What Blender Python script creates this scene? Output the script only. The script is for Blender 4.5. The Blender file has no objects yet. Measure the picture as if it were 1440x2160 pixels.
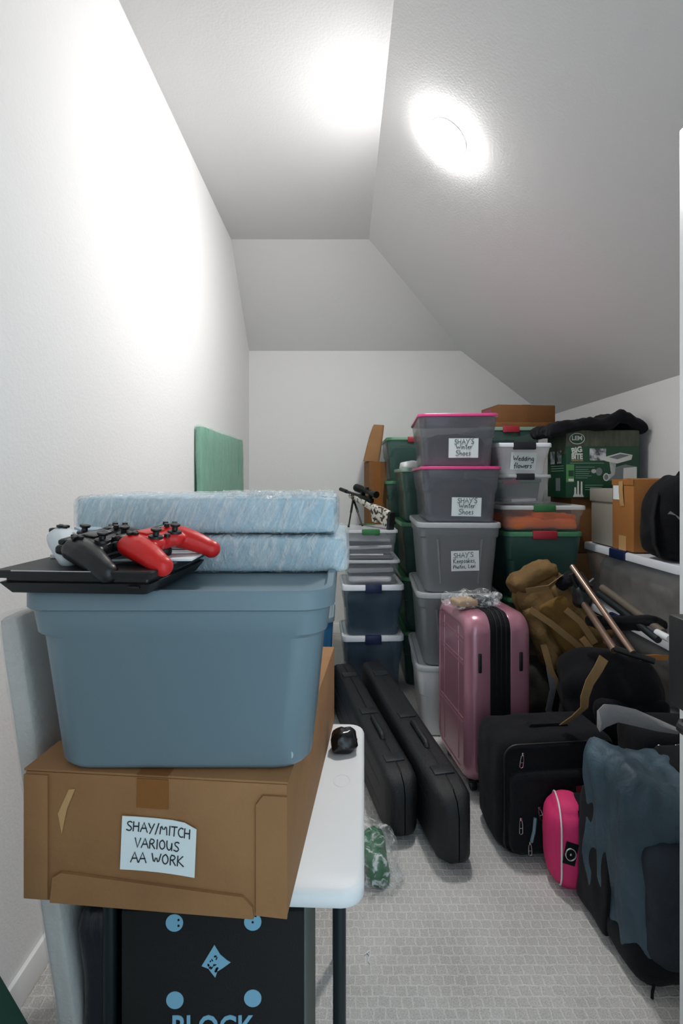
import bpy, bmesh, math, random
from mathutils import Vector, Matrix, Euler, noise
S = bpy.context.scene
COL = S.collection
R = math.radians
F, CH, PX, PY = 1110.0, 1.4, 725.0, 1012.0      # focal length in px of 1440x2160, eye height, vanishing point

# ------------------------------------------------------------------ camera, light, exposure
cd = bpy.data.cameras.new('camera'); cam = bpy.data.objects.new('camera', cd); COL.objects.link(cam)
cam.location = (0, 0, CH); cam.rotation_euler = (R(90), 0, 0)
cd.sensor_fit = 'VERTICAL'; cd.sensor_height = 36; cd.sensor_width = 24
cd.lens = 36 * F / 2160; cd.shift_x = (720 - PX) / 2160; cd.shift_y = (PY - 1080) / 2160
cd.clip_start = 0.02
S.camera = cam
wd = bpy.data.worlds.new('daylight'); S.world = wd; wd.use_nodes = True
bg = wd.node_tree.nodes['Background']
bg.inputs[0].default_value = (0.68, 0.88, 1.0, 1); bg.inputs[1].default_value = 1.3
pl = bpy.data.lights.new('doorway_portal', 'AREA'); pl.shape = 'RECTANGLE'; pl.size = 0.78; pl.size_y = 2.05
pl.cycles.is_portal = True
po = bpy.data.objects.new('doorway_portal', pl); COL.objects.link(po)
po.location = (0.26, 0.04, 1.03); po.rotation_euler = (R(90), 0, 0)
LAMP = 235.0
S.view_settings.view_transform = 'Standard'; S.view_settings.look = 'None'
S.view_settings.exposure = 0.68; S.view_settings.gamma = 1.0; S.view_settings.use_curve_mapping = False
S.cycles.max_bounces = 10; S.cycles.transparent_max_bounces = 32; S.cycles.diffuse_bounces = 5
S.cycles.sample_clamp_indirect = 6.0

# ------------------------------------------------------------------ helpers
def at(px, py, D):
    return Vector(((px - PX) * D / F, D, CH - (py - PY) * D / F))

def lin(c):
    if isinstance(c, str):
        c = [int(c[i:i + 2], 16) / 255 for i in (0, 2, 4)]
        c = [v / 12.92 if v <= .04045 else ((v + .055) / 1.055) ** 2.4 for v in c]
    return (c[0], c[1], c[2], 1)

def mat(name, col, rough=.5, metal=0, bump=None, var=None, clear=0, coat=0, emit=0, sheen=0, spec=.5, stretch=None, dist=.01):
    """col: sRGB hex; bump=(scale,strength); var=(hex2,scale,contrast); clear = share let straight through."""
    m = bpy.data.materials.new(name); m.use_nodes = True
    nt = m.node_tree; N = nt.nodes; Lk = nt.links
    p = N['Principled BSDF']
    p.inputs['Base Color'].default_value = lin(col); p.inputs['Roughness'].default_value = rough
    p.inputs['Metallic'].default_value = metal; p.inputs['Specular IOR Level'].default_value = spec
    if coat: p.inputs['Coat Weight'].default_value = coat; p.inputs['Coat Roughness'].default_value = .12
    if sheen: p.inputs['Sheen Weight'].default_value = sheen; p.inputs['Sheen Roughness'].default_value = .5
    if emit:
        p.inputs['Emission Color'].default_value = lin(col); p.inputs['Emission Strength'].default_value = emit
    tc = N.new('ShaderNodeTexCoord'); vec = tc.outputs['Object']
    if stretch:
        mp = N.new('ShaderNodeMapping'); mp.inputs['Scale'].default_value = stretch[:3]
        if len(stretch) > 3: mp.inputs['Rotation'].default_value = (0, stretch[3], 0)
        Lk.new(vec, mp.inputs['Vector']); vec = mp.outputs['Vector']
    if bump:
        n = N.new('ShaderNodeTexNoise'); n.inputs['Scale'].default_value = bump[0]; n.inputs['Detail'].default_value = 5
        n.inputs['Roughness'].default_value = .6
        if len(bump) > 2: n.inputs['Distortion'].default_value = bump[2]
        b = N.new('ShaderNodeBump'); b.inputs['Strength'].default_value = bump[1]; b.inputs['Distance'].default_value = dist
        Lk.new(vec, n.inputs['Vector']); Lk.new(n.outputs['Fac'], b.inputs['Height']); Lk.new(b.outputs['Normal'], p.inputs['Normal'])
    if var:
        n2 = N.new('ShaderNodeTexNoise'); n2.inputs['Scale'].default_value = var[1]; n2.inputs['Detail'].default_value = 4
        cr = N.new('ShaderNodeValToRGB'); k = var[2] if len(var) > 2 else .2
        cr.color_ramp.elements[0].position = .5 - k; cr.color_ramp.elements[1].position = .5 + k
        cr.color_ramp.elements[0].color = lin(col); cr.color_ramp.elements[1].color = lin(var[0])
        Lk.new(vec, n2.inputs['Vector']); Lk.new(n2.outputs['Fac'], cr.inputs[0]); Lk.new(cr.outputs[0], p.inputs['Base Color'])
    if clear:
        t = N.new('ShaderNodeBsdfTransparent'); mx = N.new('ShaderNodeMixShader'); mx.inputs[0].default_value = clear
        Lk.new(p.outputs[0], mx.inputs[1]); Lk.new(t.outputs[0], mx.inputs[2])
        Lk.new(mx.outputs[0], N['Material Output'].inputs['Surface'])
    return m

class MB:
    def __init__(s): s.bm = bmesh.new()
    def box(s, c, d, rot=(0, 0, 0), bev=0, seg=2):
        M = Matrix.Translation(c) @ Euler(rot).to_matrix().to_4x4() @ Matrix.Diagonal((d[0], d[1], d[2], 1))
        r = bmesh.ops.create_cube(s.bm, size=1, matrix=M)
        if bev:
            es = list({e for v in r['verts'] for e in v.link_edges})
            bmesh.ops.bevel(s.bm, geom=es, offset=bev, segments=seg, affect='EDGES', profile=.5)
        return s
    def face(s, pts):
        s.bm.faces.new([s.bm.verts.new(p) for p in pts]); return s
    def loft(s, rings, cap=(1, 1), closed=True):
        vr = [[s.bm.verts.new(p) for p in r] for r in rings]
        n = len(vr[0])
        for a, b in zip(vr, vr[1:]):
            for i in range(n if closed else n - 1):
                j = (i + 1) % n
                try: s.bm.faces.new((a[i], a[j], b[j], b[i]))
                except ValueError: pass
        if cap[0]: s.bm.faces.new(vr[0][::-1])
        if cap[1]: s.bm.faces.new(vr[-1])
        return s
    def tube(s, pts, r, n=10, cap=True):
        pts = [Vector(p) for p in pts]; rs = r if isinstance(r, (list, tuple)) else [r] * len(pts)
        rings = []; up = None
        for i, p in enumerate(pts):
            d = (pts[min(i + 1, len(pts) - 1)] - pts[max(i - 1, 0)]).normalized()
            if up is None:
                up = Vector((0, 0, 1)) if abs(d.z) < .9 else Vector((1, 0, 0))
            a = up - d * up.dot(d)
            if a.length < 1e-4: a = d.orthogonal()
            a.normalize(); up = a; b = d.cross(a)
            rings.append([p + (a * math.cos(2 * math.pi * k / n) + b * math.sin(2 * math.pi * k / n)) * rs[i] for k in range(n)])
        return s.loft(rings, (cap, cap))
    def ribbon(s, pts, w, t=.0025, wd=(1, 0, 0)):
        pts = [Vector(p) for p in pts]; rings = []
        for i, p in enumerate(pts):
            d = (pts[min(i + 1, len(pts) - 1)] - pts[max(i - 1, 0)]).normalized()
            a = Vector(wd[i] if isinstance(wd, list) else wd); a = (a - d * a.dot(d)).normalized(); b = d.cross(a)
            rings.append([p + a * w / 2 + b * t / 2, p - a * w / 2 + b * t / 2, p - a * w / 2 - b * t / 2, p + a * w / 2 - b * t / 2])
        return s.loft(rings)
    def lathe(s, prof, c=(0, 0, 0), n=24, M=None):
        rings = [[Vector((r * math.cos(2 * math.pi * k / n), r * math.sin(2 * math.pi * k / n), z)) for k in range(n)] for r, z in prof]
        M = M or Matrix.Identity(4)
        rings = [[Vector(c) + M @ p for p in r] for r in rings]
        return s.loft(rings)
    def ball(s, c, r, sub=2, sc=(1, 1, 1)):
        M = Matrix.Translation(c) @ Matrix.Diagonal((r * sc[0], r * sc[1], r * sc[2], 1))
        bmesh.ops.create_icosphere(s.bm, subdivisions=sub, radius=1, matrix=M); return s
    def soft(s, w, l, h, r=.06, cuts=14, amp=.008, sc=9, seed=0, bulge=0., c=None, fn=None, rot=None, flat=True, aniso=(1, 1, 1)):
        """a stuffed, slightly lumpy rounded block standing on z = 0"""
        tb = bmesh.new(); bmesh.ops.create_cube(tb, size=2)
        bmesh.ops.subdivide_edges(tb, edges=tb.edges[:], cuts=cuts, use_grid_fill=True)
        a = Vector((w / 2 - r, l / 2 - r, h / 2 - r)); a = Vector([max(0.001, k) for k in a])
        out = []
        for v in tb.verts:
            u = v.co.copy(); p = Vector((u.x * w / 2, u.y * l / 2, u.z * h / 2))
            q = Vector([max(-a[i], min(a[i], p[i])) for i in range(3)])
            d = p - q; n = d.normalized() if d.length > 1e-6 else u.normalized()
            p = q + n * r
            e = [abs(u.x), abs(u.y), abs(u.z)]; m = e.index(max(e)); o = [1 - min(1, e[i]) ** 2 for i in range(3) if i != m]
            nn = Vector((p.x * aniso[0], p.y * aniso[1], p.z * aniso[2])) * sc + Vector((seed * 7.3, seed * 3.1, seed))
            f = noise.noise(nn) + .5 * noise.noise(nn * 2.1) + .35 * (1 - 2 * abs(noise.noise(nn * 1.3 + Vector((5, 5, 5)))))
            p += n * (amp * f + bulge * o[0] * o[1])
            p.z += h / 2
            if fn: p = fn(p)
            if flat and p.z < .001: p.z = .001
            out.append(p)
        M = Matrix.Translation(c or (0, 0, 0))
        if rot: M = M @ Euler(rot).to_matrix().to_4x4()
        vs = [s.bm.verts.new(M @ p) for p in out]
        tb.verts.index_update()
        for f in tb.faces: s.bm.faces.new([vs[v.index] for v in f.verts])
        tb.free(); return s
    def text(s, txt, size, M, extrude=.0006, offset=0, shear=0, sx=1):
        cu = bpy.data.curves.new('t', 'FONT'); cu.body = txt; cu.size = size; cu.extrude = extrude; cu.offset = offset; cu.shear = shear
        cu.align_x = 'CENTER'; cu.align_y = 'CENTER'; cu.resolution_u = 3
        ob = bpy.data.objects.new('t', cu); me = bpy.data.meshes.new_from_object(ob)
        me.transform(M @ Matrix.Diagonal((sx, 1, 1, 1))); s.bm.from_mesh(me)
        bpy.data.objects.remove(ob); bpy.data.curves.remove(cu); bpy.data.meshes.remove(me); return s
    def build(s, name, m, parent=None, smooth=35, loc=None, rot=None):
        bmesh.ops.recalc_face_normals(s.bm, faces=s.bm.faces[:])
        me = bpy.data.meshes.new(name); s.bm.to_mesh(me); s.bm.free()
        me.materials.append(m)
        if smooth:
            me.polygons.foreach_set('use_smooth', [True] * len(me.polygons)); me.set_sharp_from_angle(angle=R(smooth))
        o = bpy.data.objects.new(name, me); COL.objects.link(o)
        if parent: o.parent = parent
        if loc is not None: o.location = loc
        if rot is not None: o.rotation_euler = rot
        return o

def tag(o, label, cat, group=None, kind=None):
    o['label'] = label; o['category'] = cat
    if group: o['group'] = group
    if kind: o['kind'] = kind
    return o
def thing(name, label, cat, loc=(0, 0, 0), rz=0, group=None, rot=None):
    o = bpy.data.objects.new(name, None); COL.objects.link(o); o.empty_display_size = .05
    o.location = loc; o.rotation_euler = rot or (0, 0, rz)
    return tag(o, label, cat, group)
def struct(o, label=None):
    o['kind'] = 'structure'
    if label: o['label'] = label
    return o
def rr(w, l, r, z, n=5, ax='z', c=(0, 0)):
    """rounded rectangle ring"""
    r = min(r, w / 2 - 1e-4, l / 2 - 1e-4); P = []
    for qx, qy, a0 in ((1, 1, 0), (-1, 1, 90), (-1, -1, 180), (1, -1, 270)):
        for k in range(n + 1):
            a = R(a0 + 90 * k / n)
            x = c[0] + qx * (w / 2 - r) + r * math.cos(a); y = c[1] + qy * (l / 2 - r) + r * math.sin(a)
            P.append(Vector((x, y, z)) if ax == 'z' else Vector((z, x, y)) if ax == 'x' else Vector((x, z, y)))
    return P
def remeshed(mb, vox, smooth=4):
    bmesh.ops.recalc_face_normals(mb.bm, faces=mb.bm.faces[:])
    me = bpy.data.meshes.new('t'); mb.bm.to_mesh(me); mb.bm.free()
    o = bpy.data.objects.new('t', me); COL.objects.link(o)
    a = o.modifiers.new('r', 'REMESH'); a.mode = 'VOXEL'; a.voxel_size = vox
    b = o.modifiers.new('s', 'SMOOTH'); b.iterations = smooth; b.factor = .5
    dg = bpy.context.evaluated_depsgraph_get(); m2 = bpy.data.meshes.new_from_object(o.evaluated_get(dg))
    bpy.data.objects.remove(o); bpy.data.meshes.remove(me)
    r = MB(); r.bm.from_mesh(m2); bpy.data.meshes.remove(m2); return r

# ------------------------------------------------------------------ handwriting strokes
G = {
 'A': (.8, [[(0, 0), (.38, 1), (.75, 0)], [(.14, .38), (.66, .42)]]),
 'S': (.7, [[(.62, .88), (.4, 1), (.12, .85), (.18, .6), (.5, .42), (.58, .18), (.35, 0), (.02, .12)]]),
 'H': (.8, [[(.08, 1), (.05, 0)], [(.62, .98), (.6, 0)], [(.05, .5), (.62, .55)]]),
 'Y': (.75, [[(.05, 1), (.3, .5)], [(.68, 1), (.2, -.1)]]),
 '/': (.5, [[(.4, 1.1), (.05, -.1)]]),
 'M': (.95, [[(.05, 0), (.15, 1), (.42, .4), (.72, 1), (.8, 0)]]),
 'I': (.3, [[(.15, 1), (.12, 0)]]),
 'T': (.7, [[(.0, .95), (.68, 1)], [(.36, .97), (.32, 0)]]),
 'C': (.7, [[(.62, .9), (.35, 1), (.08, .65), (.1, .25), (.35, 0), (.62, .1)]]),
 'V': (.7, [[(.02, 1), (.3, 0), (.62, 1)]]),
 'R': (.75, [[(.1, 0), (.1, 1), (.5, .95), (.58, .72), (.4, .52), (.1, .5)], [(.3, .5), (.65, 0)]]),
 'O': (.8, [[(.4, 1), (.1, .75), (.08, .3), (.35, 0), (.65, .25), (.65, .75), (.4, 1)]]),
 'U': (.8, [[(.08, 1), (.08, .3), (.3, 0), (.55, .2), (.62, 1), (.62, 0)]]),
 'W': (1., [[(.02, 1), (.22, 0), (.45, .75), (.66, 0), (.92, 1)]]),
 'K': (.8, [[(.1, 1), (.08, 0)], [(.62, 1), (.12, .48), (.72, .0)]]),
 'P': (.7, [[(.08, 0), (.1, 1), (.5, .95), (.58, .7), (.4, .48), (.1, .45)]]),
 'L': (.65, [[(.1, 1), (.06, 0), (.55, .04)]]),
 "'": (.25, [[(.15, 1.05), (.08, .8)]]),
 ',': (.3, [[(.15, .1), (.05, -.2)]]),
 'i': (.28, [[(.12, .6), (.12, 0)], [(.14, .82), (.16, .88)]]),
 'n': (.55, [[(.06, .6), (.06, 0), (.08, .4), (.28, .6), (.42, .4), (.44, 0)]]),
 't': (.45, [[(.2, .95), (.18, .1), (.34, 0)], [(.0, .65), (.4, .68)]]),
 'e': (.5, [[(.05, .3), (.4, .36), (.32, .58), (.12, .5), (.05, .2), (.22, 0), (.44, .1)]]),
 'r': (.42, [[(.06, .6), (.08, 0), (.1, .4), (.36, .58)]]),
 'h': (.55, [[(.08, 1), (.06, 0), (.1, .4), (.3, .56), (.42, .4), (.44, 0)]]),
 'o': (.52, [[(.24, .58), (.06, .4), (.08, .1), (.26, 0), (.42, .2), (.4, .48), (.24, .58)]]),
 's': (.45, [[(.38, .52), (.2, .58), (.1, .44), (.34, .22), (.26, .02), (.04, .06)]]),
 'p': (.55, [[(.08, .6), (.06, -.4)], [(.08, .5), (.3, .6), (.42, .34), (.28, .04), (.08, .1)]]),
 'a': (.55, [[(.4, .55), (.16, .55), (.06, .2), (.2, 0), (.4, .2), (.42, .58), (.46, 0)]]),
 'k': (.5, [[(.08, 1), (.06, 0)], [(.4, .58), (.1, .3), (.42, 0)]]),
 'd': (.58, [[(.4, .5), (.16, .55), (.06, .2), (.22, 0), (.42, .2), (.44, 1.05), (.46, 0)]]),
 'g': (.55, [[(.4, .52), (.16, .56), (.06, .26), (.2, .04), (.4, .2), (.42, .56), (.4, -.3), (.2, -.42), (.04, -.26)]]),
 'f': (.45, [[(.42, .95), (.26, 1), (.18, .8), (.16, -.1)], [(.0, .52), (.36, .55)]]),
 'l': (.28, [[(.12, 1), (.1, 0)]]),
 'w': (.7, [[(.02, .58), (.16, 0), (.32, .45), (.46, 0), (.64, .6)]]),
 'x': (.5, [[(.04, .58), (.42, 0)], [(.42, .6), (.02, -.05)]]),
 ' ': (.5, []),
}
def width(t): return sum(G[c][0] for c in t)
def note(parent, lines, w, h, M, paper, ink, r=.0013, curl=0., cut=0.):
    """paper label with handwritten lines, lying in the x-z plane of matrix M; lines = (text, x, y, letter height, slope)"""
    mb = MB(); nx = 6
    def warp(x, z): return Vector((x, -.0012 - curl * (x / w * 2) ** 2 * .5, z))
    top = [(-w / 2 + w * i / nx, h / 2 - (cut * max(0, (i / nx - .8) * 5))) for i in range(nx + 1)]
    rings = [[warp(x, z), warp(x, -h / 2), warp(x, -h / 2) + Vector((0, .001, 0)), warp(x, z) + Vector((0, .001, 0))] for x, z in top]
    mb.loft(rings)
    o = mb.build('paper_label', paper, parent, smooth=0)
    o.matrix_local = M
    k = MB()
    for txt, x0, z0, sz, sl in lines:
        x = x0
        for ci, c in enumerate(txt):
            adv, st = G[c]
            for s in st:
                pts = []
                for i, (a, b) in enumerate(s):
                    pts.append((x + a * sz, z0 + b * sz + (x - x0 + a * sz) * sl))
                if len(pts) > 4:       # soften bends
                    q = [pts[0]]
                    for a, b in zip(pts, pts[1:]):
                        q += [(a[0] * .75 + b[0] * .25, a[1] * .75 + b[1] * .25), (a[0] * .25 + b[0] * .75, a[1] * .25 + b[1] * .75)]
                    pts = q + [pts[-1]]
                k.tube([warp(a, b) + Vector((0, -.0006, 0)) for a, b in pts], r, n=5)
            x += adv * sz
    k.build('handwriting', ink, o)
    return o

# ------------------------------------------------------------------ materials
M = {}
def wallmat(name, col):
    m = mat(name, col, .85, bump=(95, .35), spec=.25, dist=.004); return m
M['paint'] = wallmat('white_wall_paint', 'eaeaea')
M['ceil'] = wallmat('ceiling_paint', 'dcdcdc')
M['trim'] = mat('white_trim_paint', 'eef0f0', .35)
M['card'] = mat('brown_cardboard', '9a7148', .8, bump=(60, .12), var=('8d6540', 9, .25))
M['carddk'] = mat('aged_cardboard', '7b5127', .8, bump=(60, .12), var=('6d4722', 8, .25))
M['cardor'] = mat('orange_brown_cardboard', 'a36c34', .8, bump=(60, .12), var=('96612d', 7, .25))
M['tape'] = mat('brown_packing_tape', '8a5a2e', .3, bump=(30, .2))
M['tapelt'] = mat('pale_packing_tape', 'c09a68', .3, bump=(30, .2))
M['paper'] = mat('white_paper', 'e4eef0', .7)
M['ink'] = mat('black_ink', '1b1d22', .6)
M['tubblue'] = mat('slate_blue_plastic', '6f838d', .38, bump=(140, .03), spec=.4)
M['tubgrey'] = mat('grey_plastic', '7b8083', .42, bump=(120, .03))
M['tubgreylid'] = mat('light_grey_plastic', '9aa0a4', .4)
M['white'] = mat('white_plastic', 'e2e4e6', .35)
M['whitelid'] = mat('white_lid_plastic', 'd6dbe2', .4)
M['tabletop'] = mat('white_moulded_plastic', 'e8eaec', .45, bump=(220, .05))
M['legmetal'] = mat('dark_grey_metal', '2a3338', .4, .6)
M['clear'] = mat('clear_plastic', 'c2c7cd', .2, clear=.8, spec=.6)
M['clearmilk'] = mat('milky_plastic', 'f3f4f6', .4, clear=.22)
M['clearlid'] = mat('clear_lid_plastic', 'c4c9cf', .3, clear=.35)
M['clearsmoke'] = mat('smoky_clear_plastic', '8a8d97', .2, clear=.6, spec=.6)
M['clearblue'] = mat('blue_tinted_clear_plastic', '5f7488', .22, clear=.55, spec=.5)
M['cleargreen'] = mat('green_tinted_clear_plastic', '4e6f68', .25, clear=.5, spec=.5)
M['pinklid'] = mat('pink_plastic', 'b93d76', .3)
M['greenlid'] = mat('green_plastic', '3d7a56', .38)
M['greenlidgrey'] = mat('grey_green_plastic', '7b9385', .4)
M['greentub'] = mat('dark_green_plastic', '3a5f59', .32, bump=(30, .05))
M['latchgreen'] = mat('green_latch_plastic', '2c6a3c', .4)
M['latchred'] = mat('red_latch_plastic', '9c2332', .4)
M['latchnavy'] = mat('navy_latch_plastic', '17234a', .4)
M['latchblack'] = mat('black_latch_plastic', '16181f', .4)
M['black'] = mat('black_plastic', '0e1013', .42)
M['blackgloss'] = mat('glossy_black_plastic', '0c0d10', .2)
M['blackmat'] = mat('console_black_plastic', '141618', .5, bump=(300, .08))
M['fabblack'] = mat('black_fabric', '08090d', .9, bump=(260, .35), sheen=.04, var=('0e1017', 6, .2), spec=.25)
M['fabcharc'] = mat('charcoal_fabric', '11141a', .9, bump=(220, .35), sheen=.04, var=('0b0d12', 7, .2), spec=.25)
M['fabolive'] = mat('dark_camo_fabric', '23231a', .9, bump=(200, .4), var=('0f100e', 14, .12))
M['fabtan'] = mat('tan_fabric', '7d6036', .85, bump=(22, .6, .8), var=('5d4726', 9, .2))
M['fabtandk'] = mat('ochre_fabric', '664b18', .85, bump=(180, .3))
M['webtan'] = mat('tan_webbing', '8d7048', .8, bump=(400, .4))
M['fabblue'] = mat('slate_blue_nylon', '435b69', .6, bump=(13, .9, 1.), var=('2a3c48', 6, .2))
M['fabbluedk'] = mat('dark_blue_nylon', '1d2a38', .75, bump=(24, .5, .6), var=('131a24', 8, .2))
M['fabpink'] = mat('hot_pink_fabric', 'd42a6a', .7, bump=(220, .15))
M['greycloth'] = mat('grey_cloth', '8a8b8e', .8, bump=(14, .4, 1.))
M['clothdark'] = mat('dark_cloth', '2c3038', .9, bump=(20, .5), var=('4a4d55', 9, .15))
M['clothblue'] = mat('dark_blue_cloth', '1f3040', .9, bump=(20, .5), var=('31465a', 9, .15))
M['clothgrey'] = mat('grey_stored_cloth', '5b5d63', .9, bump=(20, .5), var=('7b7c82', 9, .15))
M['clothbrown'] = mat('grey_brown_cloth', '6e675f', .9, bump=(20, .5), var=('948c82', 6, .15))
M['clothgreen'] = mat('dark_green_cloth', '203a33', .9, bump=(20, .5), var=('33504a', 9, .15))
M['orange'] = mat('orange_fabric', 'ff7a1e', .8, bump=(25, .4))
M['steel'] = mat('bright_steel', 'c8ccd0', .25, 1)
M['pink'] = mat('metallic_pink_shell', 'ae7788', .27, .3, coat=.4, bump=(500, .03))
M['bronze'] = mat('bronze_aluminium', '8a7466', .32, .7)
M['foamblue'] = mat('pale_blue_board', 'bfd8e3', .5, bump=(18, .5, 2.), var=('a2c3d4', 6, .25))
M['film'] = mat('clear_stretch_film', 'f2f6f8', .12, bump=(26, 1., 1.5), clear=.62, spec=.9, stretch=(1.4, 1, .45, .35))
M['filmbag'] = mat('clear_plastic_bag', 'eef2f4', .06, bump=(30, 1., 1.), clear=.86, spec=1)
M['foamwhite'] = mat('white_foam_wrap', 'c6c5c2', .6, bump=(60, .5))
M['greenfoam'] = mat('green_panel_board', '3f9676', .5, bump=(12, .5, 1.), var=('4fa586', 5, .2), stretch=(1, 1, .4))
M['greendk'] = mat('deep_green_plastic', '123d33', .5)
M['glow'] = mat('lit_lens', 'fffdfa', .3, emit=LAMP)

def streaks(m, scale, lo, hi, c0, c1, st):  # varies film opacity: wrinkle haze, with white highlights painted in as streaks
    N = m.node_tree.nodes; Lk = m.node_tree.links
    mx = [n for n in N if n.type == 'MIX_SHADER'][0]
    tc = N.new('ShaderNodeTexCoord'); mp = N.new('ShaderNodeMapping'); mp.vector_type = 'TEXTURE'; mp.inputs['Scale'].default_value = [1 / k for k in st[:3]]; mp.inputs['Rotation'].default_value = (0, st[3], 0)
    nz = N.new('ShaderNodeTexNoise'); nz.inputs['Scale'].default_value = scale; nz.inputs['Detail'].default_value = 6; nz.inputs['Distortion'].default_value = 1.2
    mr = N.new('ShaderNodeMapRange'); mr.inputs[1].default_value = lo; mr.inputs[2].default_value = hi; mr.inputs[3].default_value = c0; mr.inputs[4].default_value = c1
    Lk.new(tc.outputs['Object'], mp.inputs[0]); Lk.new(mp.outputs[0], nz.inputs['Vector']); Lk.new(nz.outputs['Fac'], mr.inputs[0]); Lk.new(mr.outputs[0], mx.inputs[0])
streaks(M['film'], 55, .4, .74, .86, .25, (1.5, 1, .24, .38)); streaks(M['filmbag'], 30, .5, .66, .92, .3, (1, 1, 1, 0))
M['filmplain'] = mat('clear_foam_film', 'eef0f0', .2, bump=(30, .7), clear=.8, spec=.7)

# carpet: looped squares with paler ridges
m = bpy.data.materials.new('patterned_loop_carpet'); m.use_nodes = True
nt = m.node_tree; N = nt.nodes; Lk = nt.links; p = N['Principled BSDF']; p.inputs['Roughness'].default_value = .95; p.inputs['Specular IOR Level'].default_value = .1
tc = N.new('ShaderNodeTexCoord'); nz = N.new('ShaderNodeTexNoise'); nz.inputs['Scale'].default_value = 40; nz.inputs['Detail'].default_value = 3
sub = N.new('ShaderNodeVectorMath'); sub.operation = 'SUBTRACT'; sub.inputs[1].default_value = (.5, .5, .5)
scl = N.new('ShaderNodeVectorMath'); scl.operation = 'SCALE'; scl.inputs['Scale'].default_value = .012
add = N.new('ShaderNodeVectorMath'); add.operation = 'ADD'
Lk.new(tc.outputs['Object'], nz.inputs['Vector']); Lk.new(nz.outputs['Color'], sub.inputs[0]); Lk.new(sub.outputs[0], scl.inputs[0])
Lk.new(tc.outputs['Object'], add.inputs[0]); Lk.new(scl.outputs[0], add.inputs[1])
br = N.new('ShaderNodeTexBrick'); br.inputs['Scale'].default_value = 1; br.inputs['Brick Width'].default_value = .031; br.inputs['Row Height'].default_value = .031
br.inputs['Mortar Size'].default_value = .0042; br.inputs['Mortar Smooth'].default_value = .8; br.offset = .5
br.inputs['Color1'].default_value = lin('b9b7b5'); br.inputs['Color2'].default_value = lin('bebcba'); br.inputs['Mortar'].default_value = lin('cdcbc8')
Lk.new(add.outputs[0], br.inputs['Vector'])
n2 = N.new('ShaderNodeTexNoise'); n2.inputs['Scale'].default_value = 260; n2.inputs['Detail'].default_value = 4
n3 = N.new('ShaderNodeTexNoise'); n3.inputs['Scale'].default_value = 5
mx = N.new('ShaderNodeMix'); mx.data_type = 'RGBA'; mx.blend_type = 'OVERLAY'; mx.inputs['Factor'].default_value = .55
mx2 = N.new('ShaderNodeMix'); mx2.data_type = 'RGBA'; mx2.blend_type = 'OVERLAY'; mx2.inputs['Factor'].default_value = .25
for n_ in (n2, n3): Lk.new(tc.outputs['Object'], n_.inputs['Vector'])
Lk.new(br.outputs['Color'], mx.inputs[6]); Lk.new(n2.outputs['Fac'], mx.inputs[7]); Lk.new(mx.outputs[2], mx2.inputs[6]); Lk.new(n3.outputs['Fac'], mx2.inputs[7])
Lk.new(mx2.outputs[2], p.inputs['Base Color'])
ma = N.new('ShaderNodeMath'); ma.operation = 'MULTIPLY_ADD'; ma.inputs[1].default_value = .9
Lk.new(br.outputs['Fac'], ma.inputs[0]); Lk.new(n2.outputs['Fac'], ma.inputs[2])
bp = N.new('ShaderNodeBump'); bp.inputs['Strength'].default_value = .5; bp.inputs['Distance'].default_value = .004
Lk.new(ma.outputs[0], bp.inputs['Height']); Lk.new(bp.outputs[0], p.inputs['Normal'])
M['carpet'] = m

# camo for the rifle stock and speckled top of the printed carton
M['camo'] = mat('white_camo_finish', 'cfcac2', .5, var=('3a2a22', 38, .06))
for el, ps in zip([n for n in M['camo'].node_tree.nodes if n.type == 'VALTORGB'][0].color_ramp.elements, (.55, .6)): el.position = ps - .04
M['woods'] = mat('printed_woodland', '2f3a2a', .5, var=('4d5444', 14, .2), stretch=(3, 1, .8))
M['boxgreen'] = mat('printed_green_carton', '14432d', .45)
M['boxgreenlt'] = mat('printed_light_green', '4d8a50', .45)
M['boxblue'] = mat('printed_blue_side', '24506a', .5)
M['print'] = mat('printed_off_white', 'c8ccc8', .5)
M['printgrey'] = mat('printed_grey', '8f9494', .5, var=('b9bcbd', 20, .2))
M['printmid'] = mat('printed_mid_grey', '6c7478', .5)
M['photo'] = mat('printed_photo', 'c2c6cc', .5, var=('40464a', 30, .1))
M['printline'] = mat('printed_fine_text', '6f9280', .5)
M['printtan'] = mat('printed_tan', '8d8563', .5)

# ------------------------------------------------------------------ room shell
XL, XR, YB, ZC, ZK, XC, YC, ZB = -.868, 1.86, 4.82, 3.25, 1.98, .193, 4.05, 2.58
SL = (ZC - ZK) / (XR - XC)
struct(MB().box((.5, 2.0, -.05), (3.4, 6.4, .1)).build('floor', M['carpet'], smooth=0), 'grey patterned loop carpet')
struct(MB().box((XL - .05, 2.45, 1.65), (.1, 4.95, 3.4)).build('wall_left', M['paint'], smooth=0))
struct(MB().box((.5, YB + .05, 1.4), (2.95, .1, 2.8)).build('wall_back', M['paint'], smooth=0))
struct(MB().box((XR + .05, 2.45, 1.02), (.1, 4.95, 2.06)).build('wall_right', M['paint'], smooth=0))
wf = MB()
for x0, x1, z0, z1 in ((XL - .05, -.13, 0, 3.35), (.65, XR + .08, 0, 3.35), (-.13, .65, 2.06, 3.35)):
    wf.box(((x0 + x1) / 2, .07, (z0 + z1) / 2), (x1 - x0, .1, z1 - z0))
struct(wf.build('wall_front', M['paint'], smooth=0))
XB = XR - (ZB - ZK) / SL
e = .06; yo = (e / (YB - YC)) * (ZC - ZB)
c = MB()
v = {k: c.bm.verts.new(q) for k, q in dict(
    a=(XL - e, -.0, ZC), b=(XC, -.0, ZC), c=(XC, YC, ZC), d=(XL - e, YC, ZC),
    f=(XL - e, YB, ZB), g=(XB, YB, ZB), h=(XR + e, 0, ZK - e * SL), i=(XR + e, YB, ZK - e * SL)).items()}
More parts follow.
